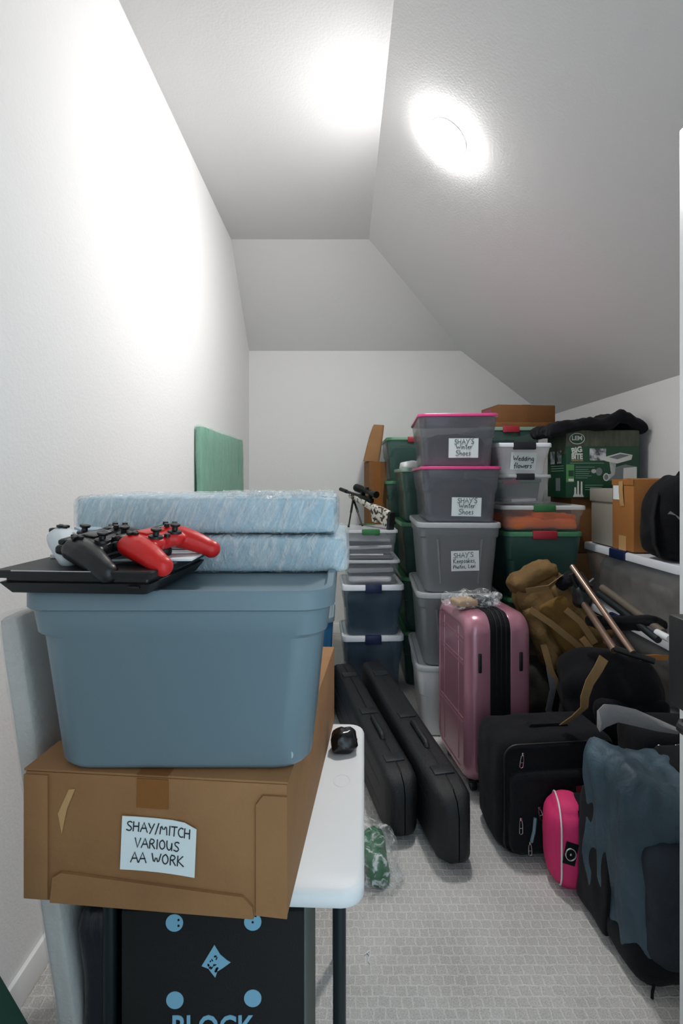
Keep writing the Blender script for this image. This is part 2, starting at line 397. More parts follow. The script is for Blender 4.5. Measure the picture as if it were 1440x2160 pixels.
c.bm.faces.new((v['a'], v['b'], v['c'], v['d'])); c.bm.faces.new((v['d'], v['c'], v['g'], v['f'])); c.bm.faces.new((v['b'], v['h'], v['i'], v['g'], v['c']))
co = c.build('ceiling', M['ceil'], smooth=0)
md = co.modifiers.new('thickness', 'SOLIDIFY'); md.thickness = .08; md.offset = 1 if co.data.polygons[0].normal.z > 0 else -1
struct(co, 'vaulted ceiling with a flat part and two slopes')
b = MB(); b.box((XL + .007, 2.47, .045), (.014, 4.7, .09), bev=.004); struct(b.build('baseboard_left', M['trim']))
b = MB(); b.box((.5, YB - .007, .045), (2.7, .014, .09), bev=.004); struct(b.build('baseboard_back', M['trim']))
b = MB(); b.box((XR - .007, 2.47, .045), (.014, 4.7, .09), bev=.004); struct(b.build('baseboard_right', M['trim']))
dr = struct(MB().box((.624, .56, 1.02), (.038, .78, 2.02), bev=.002).build('door_1', M['trim'], rot=(0, 0, 0)), 'open white door with a black lock')
lk = MB().box((.581, .879, 1.094), (.048, .052, .152), bev=.004).build('lock_body', M['blackmat'], dr)
lv = MB(); lv.tube([(.6, .86, 1.0), (.552, .86, 1.0), (.545, .85, 1.0), (.545, .76, 1.0)], .009).build('lever', M['blackmat'], dr)

# ceiling lamp on the slope
lz = ZK + SL * (XR - .494)
lamp = thing('ceiling_lamp', 'round white lit disc lamp on the sloped ceiling', 'lamp', (.494, 2.4916, lz), rot=(0, math.atan(SL), 0))
MB().lathe([(.0, 0), (.106, 0), (.106, -.003), (.103, -.006), (.09, -.007), (.0, -.007)], n=40).build('trim_ring', M['white'], lamp)
MB().lathe([(.1, -.0075), (.097, -.015), (.085, -.021), (.045, -.025), (.004, -.026)], n=40).build('lens', M['glow'], lamp)

# ------------------------------------------------------------------ folding table
tr = R(-2.2); tA = Vector((.0365, .941)); TZ = .66; TW, TL = .53, .66
ca, sa = math.cos(tr), math.sin(tr)
tc_ = tA + Vector((-TW / 2 * ca - TL / 2 * sa, -TW / 2 * sa + TL / 2 * ca))
tb = thing('folding_table', 'white plastic folding table with rounded corners and dark metal legs', 'table', (tc_.x, tc_.y, 0), tr)
t = MB(); t.loft([rr(TW - .012, TL - .012, .036, TZ - .033), rr(TW, TL, .042, TZ - .028), rr(TW, TL, .042, TZ - .012), rr(TW - .008, TL - .008, .04, TZ - .003), rr(TW - .022, TL - .022, .036, TZ)])
top = t.build('table_top', M['tabletop'], tb, smooth=50)
g = MB(); g.tube([(.02 * math.cos(a) + TW / 2 - .055, .026 * math.sin(a) + .02, TZ + .0002) for a in [2 * math.pi * i / 24 for i in range(25)]], .0006, 4)
g.build('moulded_oval', M['tabletop'], top)
for x, y in ((TW / 2 - .047, -TL / 2 + .055), (-TW / 2 + .04, -TL / 2 + .055), (TW / 2 - .08, TL / 2 - .07), (-TW / 2 + .04, TL / 2 - .07)):
    MB().tube([(x, y, .001), (x, y, TZ - .03)], .0125, 14).build('leg', M['legmetal'], tb)
MB().tube([(-TW / 2 + .04, TL / 2 - .07, .3), (TW / 2 - .08, TL / 2 - .07, .3)], .009).build('crossbar', M['legmetal'], tb)

# ------------------------------------------------------------------ long cardboard box on the table
br_ = R(-5.2); BW, BL, BH = .468, .735, .226
cA = Vector((-.0957, .885)); ca, sa = math.cos(br_), math.sin(br_)
bc = cA + Vector((-BW / 2 * ca - BL / 2 * sa, -BW / 2 * sa + BL / 2 * ca))
BZ = TZ + .001
bx = thing('cardboard_box', 'long brown cardboard box with folded front and a note, on the white table', 'box', (bc.x, bc.y, BZ), br_)
b = MB(); b.box((0, 0, BH / 2), (BW, BL, BH), bev=.003); b.build('carton', M['card'], bx, smooth=30)
yf = -BL / 2
MB().box((-BW / 2 + .022, yf - .002, BH / 2), (.044, .004, BH - .008), bev=.001).build('side_flap', M['card'], bx)
f = MB(); f.loft([[Vector((x, y, z)) for x, z in ((BW / 2 - .052, .006), (BW / 2 + .001, .004), (BW / 2 + .001, BH - .018), (BW / 2 - .04, BH - .018), (BW / 2 - .052, BH - .034))] for y in (yf - .005, yf - .0005)])
f.build('side_flap', M['card'], bx, smooth=0)
f = MB(); f.loft([[Vector((x, y, z)) for x, z in ((-BW / 2 + .05, .002), (BW / 2 - .056, .0), (BW / 2 - .058, .02), (BW / 2 - .075, .036), (-BW / 2 + .07, .055), (-BW / 2 + .055, .045))] for y in (yf - .006, yf - .0005)])
f.build('bottom_flap', M['card'], bx, smooth=0)
MB().box((0, -BL / 2 + .05, BH + .0025), (BW + .004, .1, .004), bev=.001).build('top_flap', M['card'], bx)
MB().box((0, yf - .001, BH - .027), (.056, .0015, .05), bev=0).build('tape', M['tape'], bx)
MB().box((0, yf + .02, BH + .005), (.056, .045, .001)).build('tape', M['tape'], bx)
tr_ = MB(); tr_.face([(-.172, yf - .0012, .155), (-.165, yf - .0012, .12), (-.155, yf - .0012, .165), (-.14, yf - .0012, .2), (-.152, yf - .0012, .198)]); tr_.build('torn_paper', M['tapelt'], bx, smooth=0)
hw = [("SHAY/MITCH", -.058, .022, .0165, -.03), ("VARIOUS", -.042, -.006, .0165, .0), ("AA WORK", -.048, -.032, .0175, .02)]
note(bx, hw, .132, .092, Matrix.Translation((.012, yf - .002, .112)) @ Matrix.Rotation(R(2.5), 4, 'Y'), M['paper'], M['ink'], r=.001, curl=.006, cut=.01)

# ------------------------------------------------------------------ storage tubs
def tub(name, label, loc, rz, W, L, H, body, lid, latch=None, taper=.03, lidh=.03, r=.05, group=None, rec=.006, rib=False, lw=.1, cat='storage box', step=.006, latch_m=None, band=.62, rimm=None, tilt=None, lat_z=0):
    t = thing(name, label, cat, loc, rz, group, rot=tilt)
    th = .0035; z1 = H - lidh + .002; o = []
    w0, l0 = W - .016 - 2 * taper, L - .016 - 2 * taper; w1, l1 = W - .016, L - .016
    def wl(z, ex=0): k = z / z1; return (w0 + (w1 - w0) * k - 2 * ex, l0 + (l1 - l0) * k - 2 * ex)
    for z, ex in ((0, .014), (.004, .006), (.014, 0), (z1 * band - .006, 2 * step / 2), (z1 * band + .002, 0), (z1, -.0)):
        a, q = wl(z, ex if z < .02 else (step if z < z1 * band else 0)); o.append(rr(a, q, r, z))
    inn = [rr(*[k - 2 * th for k in wl(z, step if z < z1 * band else 0)], r - th, z) for z in (z1, z1 * band + .002, z1 * band - .006, .014)]
    b = MB(); b.loft(o + inn, (1, 1))
    if rib:
        for x in (-.27, .27):
            for sgn in (-1, 1):
                lo, hi = .03, z1 * band - .01
                y0 = wl(lo, step)[1] / 2; y1 = wl(hi, step)[1] / 2
                x0 = x * w0; x1_ = x * w1
                b.loft([[Vector((x0 - .006, sgn * (y0 - .002), lo)), Vector((x0 + .006, sgn * (y0 - .002), lo)), Vector((x0 + .004, sgn * (y0 + .005), lo)), Vector((x0 - .004, sgn * (y0 + .005), lo))],
                        [Vector((x1_ - .008, sgn * (y1 - .002), hi)), Vector((x1_ + .008, sgn * (y1 - .002), hi)), Vector((x1_ + .005, sgn * (y1 + .007), hi)), Vector((x1_ - .005, sgn * (y1 + .007), hi))]])
    b.build('body', body, t, smooth=40)
    z0 = H - lidh
    l = MB(); l.loft([rr(W - .01, L - .01, r, z0), rr(W, L, r + .005, z0 + .003), rr(W, L, r + .005, H - .006), rr(W - .008, L - .008, r, H), rr(W - .03, L - .03, r, H), rr(W - .042, L - .042, r - .01, H - rec)])
    l.build('lid', lid, t, smooth=40)
    if latch:
        for sgn in (-1, 1):
            MB().box((0, sgn * (L / 2 - .004), H - lidh * .62 + lat_z), (lw, .03, lidh * 1.25 + .012), bev=.005).build('latch', latch, t)
    t['_wl'] = 0
    del t['_wl']
    return t
def face_m(W, L, H, taper, lidh, x, z, rot=0):
    """matrix of a label lying on the front wall of a tub"""
    z1 = H - lidh; k = z / z1; y = -((L - .016) / 2 - taper * (1 - k)) - .0005
    return Matrix.Translation((x, y, z)) @ Matrix.Rotation(math.atan2(taper, z1), 4, 'X') @ Matrix.Rotation(R(rot), 4, 'Y')
def lump(name, label, cat, loc, rz, w, l, h, m, seed, amp=.02, group=None, sc=9):
    return tag(MB().soft(w, l, h, r=min(.06, h * .45, w * .45, l * .45), cuts=12, amp=amp, sc=sc, seed=seed).build(name, m, loc=loc, rot=(0, 0, rz), smooth=60), label, cat, group)

# the big slate blue tub standing on the cardboard box
tubz = BZ + BH + .0055
TH = 1.215 - tubz
bt = tub('storage_tub', 'large slate blue plastic tub with lid standing on the cardboard box', (-.283, 1.085, tubz), 0, .535, .43, TH, M['tubblue'], M['tubblue'], taper=.037, lidh=.034, r=.055, rec=.011, band=.84, step=.007)
M['glint'] = mat('pale_glint', 'a9c0cc', .5)  # pale spots that paint reflections onto the lower tub front
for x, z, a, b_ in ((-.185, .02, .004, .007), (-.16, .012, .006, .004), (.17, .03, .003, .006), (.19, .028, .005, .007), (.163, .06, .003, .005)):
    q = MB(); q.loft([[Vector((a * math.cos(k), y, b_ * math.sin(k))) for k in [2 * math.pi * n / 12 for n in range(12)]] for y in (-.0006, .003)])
    o = q.build('painted_glint', M['glint'], bt, smooth=0); o.matrix_local = face_m(.535, .43, TH, .037 + .007, .034, x, z)

# two film-wrapped boards on the tub
def wrapped(name, label, loc, w, l, h, rz, seed, m):
    t = thing(name, label, 'wrapped panel', loc, rz, 'film wrapped boards on the blue tub')
    MB().soft(w - .006, l - .006, h - .004, r=.012, cuts=16, amp=.002, sc=14, seed=seed, c=(0, 0, .001)).build('board', m, t, smooth=60)
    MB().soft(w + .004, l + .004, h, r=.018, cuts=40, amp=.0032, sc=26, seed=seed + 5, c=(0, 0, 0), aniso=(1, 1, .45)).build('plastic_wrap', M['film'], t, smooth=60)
    return t
w1 = wrapped('wrapped_board', 'lower film-wrapped pale blue board lying on the blue tub lid', (-.294, 1.265, 1.2045), .604, .34, .0795, 0, 1, M['foamblue'])
w2 = wrapped('wrapped_board', 'upper film-wrapped pale blue board lying on top of the other board', (-.29, 1.262, 1.286), .55, .33, .081, 0, 4, M['foamblue'])
cr = MB()
random.seed(4)
for i in range(9):      # bunched film ends
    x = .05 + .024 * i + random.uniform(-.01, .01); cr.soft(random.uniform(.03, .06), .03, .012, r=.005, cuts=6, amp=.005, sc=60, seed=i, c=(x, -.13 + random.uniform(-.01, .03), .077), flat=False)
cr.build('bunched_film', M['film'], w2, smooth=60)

# ------------------------------------------------------------------ games console and three controllers
cz = 1.2165
ps = thing('game_console', 'slim black two-layer games console lying on the front left of the blue tub', 'games console', (-.4215, .967, cz), R(-4))
p1 = MB(); p1.loft([rr(.228, .235, .006, 0), rr(.252, .262, .006, .0185), rr(.25, .26, .006, .019)]); p1.build('lower_shell', M['blackmat'], ps)
p1 = MB(); p1.loft([rr(.24, .245, .006, .019), rr(.24, .245, .006, .026)]); p1.build('middle_groove', M['blackgloss'], ps)
p1 = MB(); p1.loft([rr(.252, .262, .006, .026), rr(.262, .27, .006, .037), rr(.26, .268, .006, .039)]); p1.build('upper_shell', M['blackmat'], ps)
MB().box((-.02, -.1352, .0385), (.16, .0015, .0015)).build('edge_line', M['steel'], ps)
sp = MB(); sp.box((.1, -.128, .014), (.018, .008, .003)); sp.build('disc_button', M['blackgloss'], ps)

def controller(label, loc, rot, m, pad):
    t = thing('game_controller', label, 'game controller', loc, rot=rot, group='controllers on the games console')
    b = MB(); b.box((0, .008, 0), (.1, .052, .03), bev=.012, seg=4)
    for s in (-1, 1):
        pts = [(.052, .012, 0, .0265), (.058, -.006, -.001, .0265), (.063, -.024, -.004, .0245), (.0675, -.04, -.008, .0225), (.071, -.054, -.0125, .0205), (.073, -.066, -.0165, .018)]
        for (x0, y0, z0, r0), (x1, y1, z1, r1) in zip(pts, pts[1:]):
            for k in range(4):
                q = k / 4; b.ball((s * (x0 + (x1 - x0) * q), y0 + (y1 - y0) * q, z0 + (z1 - z0) * q), r0 + (r1 - r0) * q, 2, (1, 1, .82))
        b.ball((s * .073, -.066, -.0165), .0178, 2)
        b.ball((s * .027, -.014, .004), .019, 2, (1, 1, .75))
    remeshed(b, .0028, 5).build('shell', m, t, smooth=80)
    for s in (-1, 1):
        MB().lathe([(.0, .012), (.013, .014), (.012, .018), (.0055, .0195), (.005, .025), (.0085, .0265), (.0095, .029), (.0088, .031), (.0, .0298)], (s * .027, -.014, 0), 20).build('thumb_stick', M['black'], t)
        tg = MB(); tg.soft(.032, .02, .016, r=.006, cuts=5, amp=0, c=(s * .05, .038, -.012), flat=False); tg.build('trigger', M['black'], t, smooth=60)
        tg = MB(); tg.soft(.032, .012, .009, r=.004, cuts=4, amp=0, c=(s * .05, .036, .006), flat=False); tg.build('bumper', M['black'], t, smooth=60)
    MB().box((0, .018, .0155), (.05, .028, .006), bev=.002).build('touch_pad', pad, t)
    d = MB(); d.box((-.053, .014, .0225), (.022, .0075, .005), bev=.0015); d.box((-.053, .014, .0225), (.0075, .022, .005), bev=.0015); d.build('direction_pad', M['black'], t)
    for a in range(4):
        MB().lathe([(0, .019), (.0052, .019), (.0048, .0245), (0, .025)], (.053 + .012 * math.cos(a * math.pi / 2), .014 + .012 * math.sin(a * math.pi / 2), 0), 12).build('button', M['black'], t)
    MB().lathe([(0, .012), (.0055, .012), (.005, .0175), (0, .018)], (0, -.018, 0), 14).build('home_button', M['black'], t)
    for s in (-.002,):
        MB().box((0, -.024 + .05, -.002), (.03, .006, .004)).build('light_bar', M['black'], t)
    return t
ZT = cz + .039
M['padred'] = mat('red_controller_shell', 'cf1f1f', .38, spec=.5)
M['padwhite'] = mat('pale_controller_shell', 'cfd9de', .4)
M['padblack'] = mat('black_controller_shell', '15171b', .38)
M['padgrey'] = mat('pale_blue_touch_pad', '9fb2bf', .45)
controller('pale grey and white game controller, leftmost of three on the console', (-.47, .99, ZT + .032), (R(8), R(4), R(52)), M['padwhite'], M['padgrey'])
controller('black game controller between the white and the red one', (-.418, .925, ZT + .031), (R(10), R(-6), R(74)), M['padblack'], M['blackgloss'])
controller('bright red game controller at the right end of the console', (-.335, .95, ZT + .033), (R(8), R(-4), R(72)), M['padred'], M['padred'])
pp = MB(); pp.loft([[Vector((x, y, .0005)) for x, y in ((-.07, -.05), (.07, -.06), (.08, .06), (-.06, .07))], [Vector((x, y, .004)) for x, y in ((-.07, -.05), (.07, -.06), (.08, .06), (-.06, .07))]])
tag(pp.build('paper_booklet', M['paper'], loc=(-.345, .985, ZT), rot=(0, 0, .1), smooth=0), 'thin white booklet under the red controller on the console', 'paper')
pp = MB(); pp.box((0, 0, .004), (.09, .08, .007), bev=.001)
tag(pp.build('paper_booklet', M['paper'], loc=(-.49, 1.0, ZT), rot=(0, 0, -.1), smooth=0), 'white booklet under the pale controller on the console', 'paper')

# ------------------------------------------------------------------ small things on and under the table
ck = MB(); ck.soft(.07, .066, .056, r=.024, cuts=7, amp=.007, sc=30, seed=5)
pk = at(726, 1590, 1.41)
tag(ck.build('crumpled_pouch', M['blackgloss'], loc=(pk.x, 1.44, TZ + .0005), smooth=25), 'crumpled shiny black pouch on the far corner of the white table', 'pouch')

tg = thing('archery_target', 'black foam archery target with pale blue dots under the white table', 'archery target', (-.25, 1.17, 0), 0)
M['tgt'] = mat('black_woven_cover', '0b0c0d', .8, bump=(300, .3)); M['tgtblue'] = mat('pale_blue_print', '7fb4cf', .7)
M['tgtside'] = mat('grey_foam_layers', '6a726e', .9, bump=(50, .5), stretch=(1, 1, 8))
MB().box((0, 0, .29), (.347, .34, .58), bev=.004).build('foam_block', M['tgt'], tg)
MB().box((.1755, .005, .29), (.004, .33, .575), bev=.001).build('side_panel', M['tgtside'], tg)
def tp(px, py): return Vector(((px - PX) / F + .25, -.1712, CH - (py - PY) / F))
for px, py in ((368, 1946), (533, 1944), (369, 2109), (533, 2105)):
    q = tp(px, py); d = MB(); d.loft([[q + Vector((.0165 * math.cos(a), y, .0165 * math.sin(a))) for a in [2 * math.pi * i / 28 for i in range(28)]] for y in (0, .001)])
    d = d.build('aiming_dot', M['tgtblue'], tg, smooth=0)
    if py < 2000:
        for hx, hz in ((.008, .006), (.008, -.005)) if px < 400 else ((.0, .0), (.0055, .012)):
            h_ = MB(); h_.loft([[q + Vector((hx + .0022 * math.cos(a), y, hz + .0022 * math.sin(a))) for a in [2 * math.pi * i / 10 for i in range(10)]] for y in (-.0006, .0002)]); h_.build('arrow_hole', M['tgt'], d, smooth=0)
q = tp(452, 2028)
dm = MB(); pts = [(0, .032), (.011, .014), (.024, .003), (.031, -.001), (.016, -.012), (.006, -.018), (.002, -.03), (-.006, -.02), (-.011, -.013), (-.024, -.008), (-.012, .012)]
dm.loft([[q + Vector((x, y, z)) for x, z in pts] for y in (0, .001)]); dm = dm.build('emblem', M['tgtblue'], tg, smooth=0)
sp = MB(); random.seed(9)
for i in range(16):
    x, z = random.uniform(-.012, .016), random.uniform(-.018, .014)
    if abs(x) + abs(z) > .021: continue
    a0 = random.uniform(0, 3); rx, rz_ = random.uniform(.0012, .0045), random.uniform(.001, .0022)
    sp.loft([[q + Vector((x + rx * math.cos(a) * math.cos(a0) - rz_ * math.sin(a) * math.sin(a0), y, z + rx * math.cos(a) * math.sin(a0) + rz_ * math.sin(a) * math.cos(a0))) for a in [2 * math.pi * k / 7 for k in range(7)]] for y in (-.0006, .0002)])
sp.build('emblem_splotch', M['tgt'], dm, smooth=0)
q = tp(448, 2168)
MB().text('BLOCK', .062, Matrix.Translation(q) @ Matrix.Rotation(R(90), 4, 'X'), offset=.0012, sx=.78).build('lettering', M['tgtblue'], tg, smooth=0)

M['darkfilm'] = mat('dark_blue_plastic_sheet', '10151f', .3, bump=(14, .8, 1.), stretch=(1, 1, .3), spec=.6)
tag(MB().soft(.065, .3, .56, r=.025, cuts=18, amp=.011, sc=15, seed=8, aniso=(1, 1, .3)).build('plastic_bundle', M['darkfilm'], loc=(-.462, 1.17, 0), rot=(0, R(-2.5), 0), smooth=60), 'dark bundle in wrinkled plastic left of the archery target under the table', 'bundle')

# slab leaning between table and wall, and the deep green panel near the camera
sl = thing('foam_slab', 'tall white foam-wrapped slab leaning upright between the table and left wall', 'panel', (-.487, 1.17, .004), rot=(0, -math.atan(.147), 0))
MB().soft(.042, .3, 1.14, r=.012, cuts=18, amp=.002, sc=12, seed=2).build('slab', M['foamwhite'], sl, smooth=60)
MB().soft(.048, .306, 1.147, r=.016, cuts=30, amp=.003, sc=30, seed=5).build('plastic_wrap', M['filmplain'], sl, smooth=60)
gp = at(35, 2100, .74)
gl = MB(); gl.box((0, 0, .44), (.02, .26, .88), bev=.004)
tag(gl.build('green_panel', M['greendk'], loc=(-.10, .62, .006), rot=(0, -math.atan(.58), 0)), 'deep green plastic panel leaning low at the left in front of the table', 'panel')
MB_ = MB().soft(.035, 1.15, 1.71, r=.012, cuts=22, amp=.004, sc=5, seed=4)
gr = thing('wrapped_green_board', 'tall green plastic-wrapped panel leaning on the left wall behind the boards', 'panel', (-.80, 3.62, .003), rot=(0, R(-1.1), R(-1.2)))
MB_.build('panel', M['greenfoam'], gr, smooth=60)
MB().soft(.042, 1.16, 1.716, r=.016, cuts=40, amp=.006, sc=14, seed=14, aniso=(1, 1, .35)).build('plastic_wrap', mat('green_tinted_film', 'cfe8dd', .12, bump=(22, 1., 1.), clear=.7, spec=.9, stretch=(1, 1.3, .5)), gr, smooth=60)

gb = thing('wrapped_green_item', 'green item in a clear plastic bag on the carpet by the table corner', 'bag', (.105, 1.9, .0))
MB().soft(.075, .2, .095, r=.035, cuts=10, amp=.012, sc=12, seed=1, fn=lambda p: Vector((p.x + .02 - p.z * .25, p.y, p.z))).build('green_contents', mat('bright_green_plastic', '12633a', .4, bump=(20, .5)), gb, smooth=60)
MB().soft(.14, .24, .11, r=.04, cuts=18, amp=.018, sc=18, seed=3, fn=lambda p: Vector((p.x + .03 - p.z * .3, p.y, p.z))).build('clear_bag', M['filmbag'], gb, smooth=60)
wc = MB(); q = at(775, 2020, 1.54); wc.tube([(-.008, 0, .003), (0, .006, .003), (.006, -.004, .003), (.002, -.022, .003), (.006, -.03, .003)], .0016, 6)
wc.tube([(0, .006, .003), (.006, .012, .003)], .0016, 6)
tag(wc.build('wire_clip', M['white'], loc=(q.x, 1554 / (2015 - 1012), 0)), 'small white plastic clip lying on the carpet right of the table leg', 'clip')

# ------------------------------------------------------------------ rifle cases
def rifle_case(label, near, far, hh):
    d = (Vector(far) - Vector(near)); L = d.length; ang = math.atan2(d.y, d.x)
    t = thing('rifle_case', label, 'rifle case', (near[0], near[1], 0), ang, 'hard rifle cases on the carpet')
    st = [(0, .5, .4), (.012, .72, .7), (.04, .84, .95), (.09, .88, 1), (.3, .9, 1), (.42, .92, 1), (.52, .94, 1), (.66, .97, 1), (.82, 1, .96), (.95, .98, .9), (.985, .85, .75), (1., .5, .4)]
    th = .132
    def ztop(x):
        for (a, fa, _), (b2, fb, _) in zip(st, st[1:]):
            if a <= x <= b2: fh = fa + (fb - fa) * (x - a) / (b2 - a); return hh * .5 * (1 - (1 - fh) * .4) * 1 + hh * fh / 2
    b = MB()
    for s in (-1, 1):       # two clam-shell halves
        rings = []
        for k, fh, ft in st:
            w = th * ft / 2; hgt = hh * fh
            pr = rr(w * 2, hgt, min(.03, w * .8), 0, 4)
            rings.append([Vector((k * L, s * (.002 + max(0, s * q.x if s > 0 else -q.x)), q.y + hh * .5 * (1 - (1 - fh) * .4))) for q in pr])
        b.loft(rings)
    # clip duplicates of the mirrored half away
    b.build('shell', M['casepl'], t, smooth=40)
    MB().tube([(x * L, 0, ztop(x) - .001) for x in (.04, .09, .3, .42, .52, .66, .82, .95)], .004, 6).build('seam', M['black'], t)
    for x in (.12, .45, .8):
        l = MB(); l.box((x * L, 0, ztop(x) + .001), (.06, .08, .01), bev=.003); l.build('latch', M['casedk'], t)
    h = MB(); z = ztop(.3) - .002; h.tube([(.24 * L, 0, z), (.245 * L, 0, z + .012), (.25 * L, 0, z + .018), (.38 * L, 0, z + .018), (.385 * L, 0, z + .012), (.39 * L, 0, z)], .011, 8); h.build('handle', M['casedk'], t)
    rb = MB()
    for s in (-1, 1):
        for y in (.3, .6):
            rb.box((.5 * L, s * th / 2, hh * y), (.8 * L, .006, .02), bev=.002)
    rb.build('side_rib', M['casepl'], t)
    return t
M['casepl'] = mat('textured_black_case_plastic', '101317', .55, bump=(200, .3)); M['casedk'] = mat('black_latch', '1d2226', .45)
rifle_case('black hard rifle case nearer the pink suitcase, its end closest to the camera', (.41, 1.87), (.16, 3.27), .3)
rifle_case('black hard rifle case beside the white table, left of its twin', (.235, 2.02), (-.02, 3.29), .275)

# ------------------------------------------------------------------ centre stack in front of the back wall
GC = 'latch boxes in the centre stack'
rz = R(3)
def stored(label, loc, rz, w, l, h, m, seed, group='folded contents seen through the clear boxes'):
    return lump('stored_clothes', label, 'clothes', loc, rz, w, l, h, m, seed, .012)
xs, ys = .178, 3.585
tub('storage_box', 'navy-latched clear box with white lid at the bottom of the centre stack', (xs, ys, 0), rz, .405, .42, .395, M['clearblue'], M['whitelid'], M['latchnavy'], taper=.028, lidh=.036, r=.03, group=GC, lw=.105)
stored('dark clothes inside the bottom white-lidded box of the centre stack', (xs, ys, .016), rz, .29, .3, .31, M['clothblue'], 1)
tub('storage_box', 'navy-latched clear box with white lid second from floor in centre stack', (xs + .002, ys, .3895), rz, .405, .42, .333, M['clearblue'], M['whitelid'], M['latchnavy'], taper=.028, lidh=.036, r=.03, group=GC, lw=.105)
stored('dark clothes inside the upper white-lidded box of the centre stack', (xs + .002, ys, .405), rz, .29, .3, .24, M['clothblue'], 2)
zb = .7165
tub('storage_box', 'shallow clear box with grey contents, third from floor in centre stack', (.175, 3.6, zb), R(1), .375, .44, .165, M['clear'], M['clearlid'], None, taper=.018, lidh=.02, r=.03, group=GC)
tub('storage_box', 'shallow clear box with green latch under the bipod rifle', (.17, 3.6, zb + .159), R(1), .355, .44, .2, M['clear'], M['clearlid'], M['latchgreen'], taper=.016, lidh=.02, r=.03, group=GC, lw=.115, rec=.002)
def papers(label, loc, w, l, seq):
    """alternating pale folds and dark folders, (height, dark?, width share, tilt)"""
    t = thing('folded_papers', label, 'papers', loc); z = .001
    for h, dark, k, tl in seq:
        if dark: MB().soft(w * k, l * .94, h, r=min(.008, h * .45), cuts=8, amp=.002, sc=20, seed=int(h * 999), c=((k - 1) * w * .3, .006, z), flat=False).build('dark_fold', M['folddark'], t, smooth=60)
        else: MB().soft(w * k, l, h, r=h * .48, cuts=10, amp=.002, sc=12, seed=int(h * 999), c=((k - 1) * w * .3, 0, z), rot=(0, tl, 0), flat=False).build('pale_fold', M['foldp'], t, smooth=60)
        z += h
M['foldp'] = mat('grey_white_fold', 'd2d0d6', .8, bump=(16, .3)); M['folddark'] = mat('plum_grey_fold', '3f3a48', .8, bump=(16, .3))
papers('grey and white folded papers inside the shallow box under the rifle', (.17, 3.6, zb + .172), .29, .38, [(.02, 1, 1, 0), (.008, 0, .75, 0), (.03, 1, .95, 0), (.026, 0, 1., -.03), (.024, 1, .9, 0), (.02, 0, .95, .01)])
papers('pale folded linen inside the shallow box third from floor in centre stack', (.175, 3.6, zb + .016), .3, .38, [(.042, 0, .95, 0), (.018, 1, 1., 0), (.034, 0, 1., -.02), (.014, 1, .9, 0)])

# rifle on its bipod
M['gun'] = mat('gun_black', '101214', .4, .3)
butt = Vector((.31, 3.42, 1.165)); muz = at(717, 1044, 4.02); dv = muz - butt; RL = dv.length
qrot = dv.to_track_quat('X', 'Z').to_euler()
rf = thing('rifle', 'scoped rifle with white camo stock on a bipod atop the centre stack', 'rifle', butt, rot=qrot)
MB().tube([(.30, 0, .045), (.42, 0, .045), (RL - .1, 0, .045), (RL - .1, 0, .045), (RL, 0, .045)], [.017, .0135, .011, .0145, .0145], 12).build('barrel', M['gun'], rf)
s = MB()
s.loft([rr(w, h_, .012, x, 4, 'x', (0, z)) for x, w, h_, z in ((.015, .04, .12, -.035), (.1, .04, .1, -.02), (.2, .04, .075, -.005), (.24, .036, .05, .004), (.3, .042, .05, .016), (.44, .04, .045, .022), (.54, .034, .035, .026))], (1, 1))
s.loft([rr(w, h_, .01, z, 4, 'z', (x, 0)) for x, w, h_, z in ((.215, .05, .032, .0), (.2, .05, .03, -.05), (.185, .045, .03, -.085))])
s.build('stock', M['camo'], rf, smooth=50)
MB().loft([rr(.042, .124, .012, x, 4, 'x', (0, -.036)) for x in (-.012, .016)]).build('butt_pad', M['black'], rf)
MB().box((.33, 0, .048), (.17, .034, .034), bev=.008).build('receiver', M['gun'], rf)
sc_ = MB(); sc_.tube([(.2, 0, .1), (.25, 0, .1), (.27, 0, .1), (.38, 0, .1), (.4, 0, .1), (.47, 0, .1)], [.024, .022, .0155, .0155, .027, .028], 16)
sc_.tube([(.325, 0, .1), (.325, 0, .13)], .013, 10); sc_.tube([(.325, -.03, .1), (.325, 0, .1)], .013, 10); sc_.build('scope', M['gun'], rf)
for x in (.275, .375): MB().box((x, 0, .078), (.02, .03, .03), bev=.003).build('scope_mount', M['gun'], rf)
inv = rf.rotation_euler.to_matrix().inverted()
for px, py, D in ((735, 1114, 3.63), (764, 1109, 3.7)):
    foot = Vector(((px - PX) * D / F, D, zb + .159 + .2 + .001)); fl = inv @ (foot - butt); top_ = Vector((.5, 0, .012))
    q = MB(); q.tube([top_, top_ + (fl - top_) * .5, top_ + (fl - top_) * .52, fl], [.008, .008, .0055, .0055], 8); q.ball(fl, .009, 1); q.build('bipod_leg', M['gun'], rf)

# blue tote hidden behind the big tub
tub('storage_tub', 'bright blue plastic bin on the floor between the slate blue tub and centre stack', (-.325, 3.2, 0), 0, .54, .4, .61, mat('bright_blue_plastic', '2f6d9c', .4), M['tubblue'], taper=.03, lidh=.03)

# tall carton with paper-wrapped tube
tc2 = thing('tall_carton', 'tall narrow brown carton standing against the back wall', 'box', (.262, 4.42, 0), R(14))
MB().box((0, 0, .775), (.15, .15, 1.55), bev=.003).build('carton', M['carddk'], tc2)
MB().box((0, -.0755, 1.3), (.05, .001, .5)).build('tape', M['tape'], tc2)
ptb = MB(); ptb.loft([rr(w, l, .02, z, 4, 'z', (x, 0)) for w, l, z, x in ((.13, .1, 0, -.02), (.125, .1, .1, -.005), (.11, .09, .22, .012), (.095, .06, .29, .025), (.085, .015, .31, .03))])
tag(ptb.build('paper_package', M['cardpp'] if 'cardpp' in M else M['card'], loc=(.247, 4.40, 1.551), rot=(0, R(3), 0)), 'crumpled brown paper package standing on the tall carton', 'package')

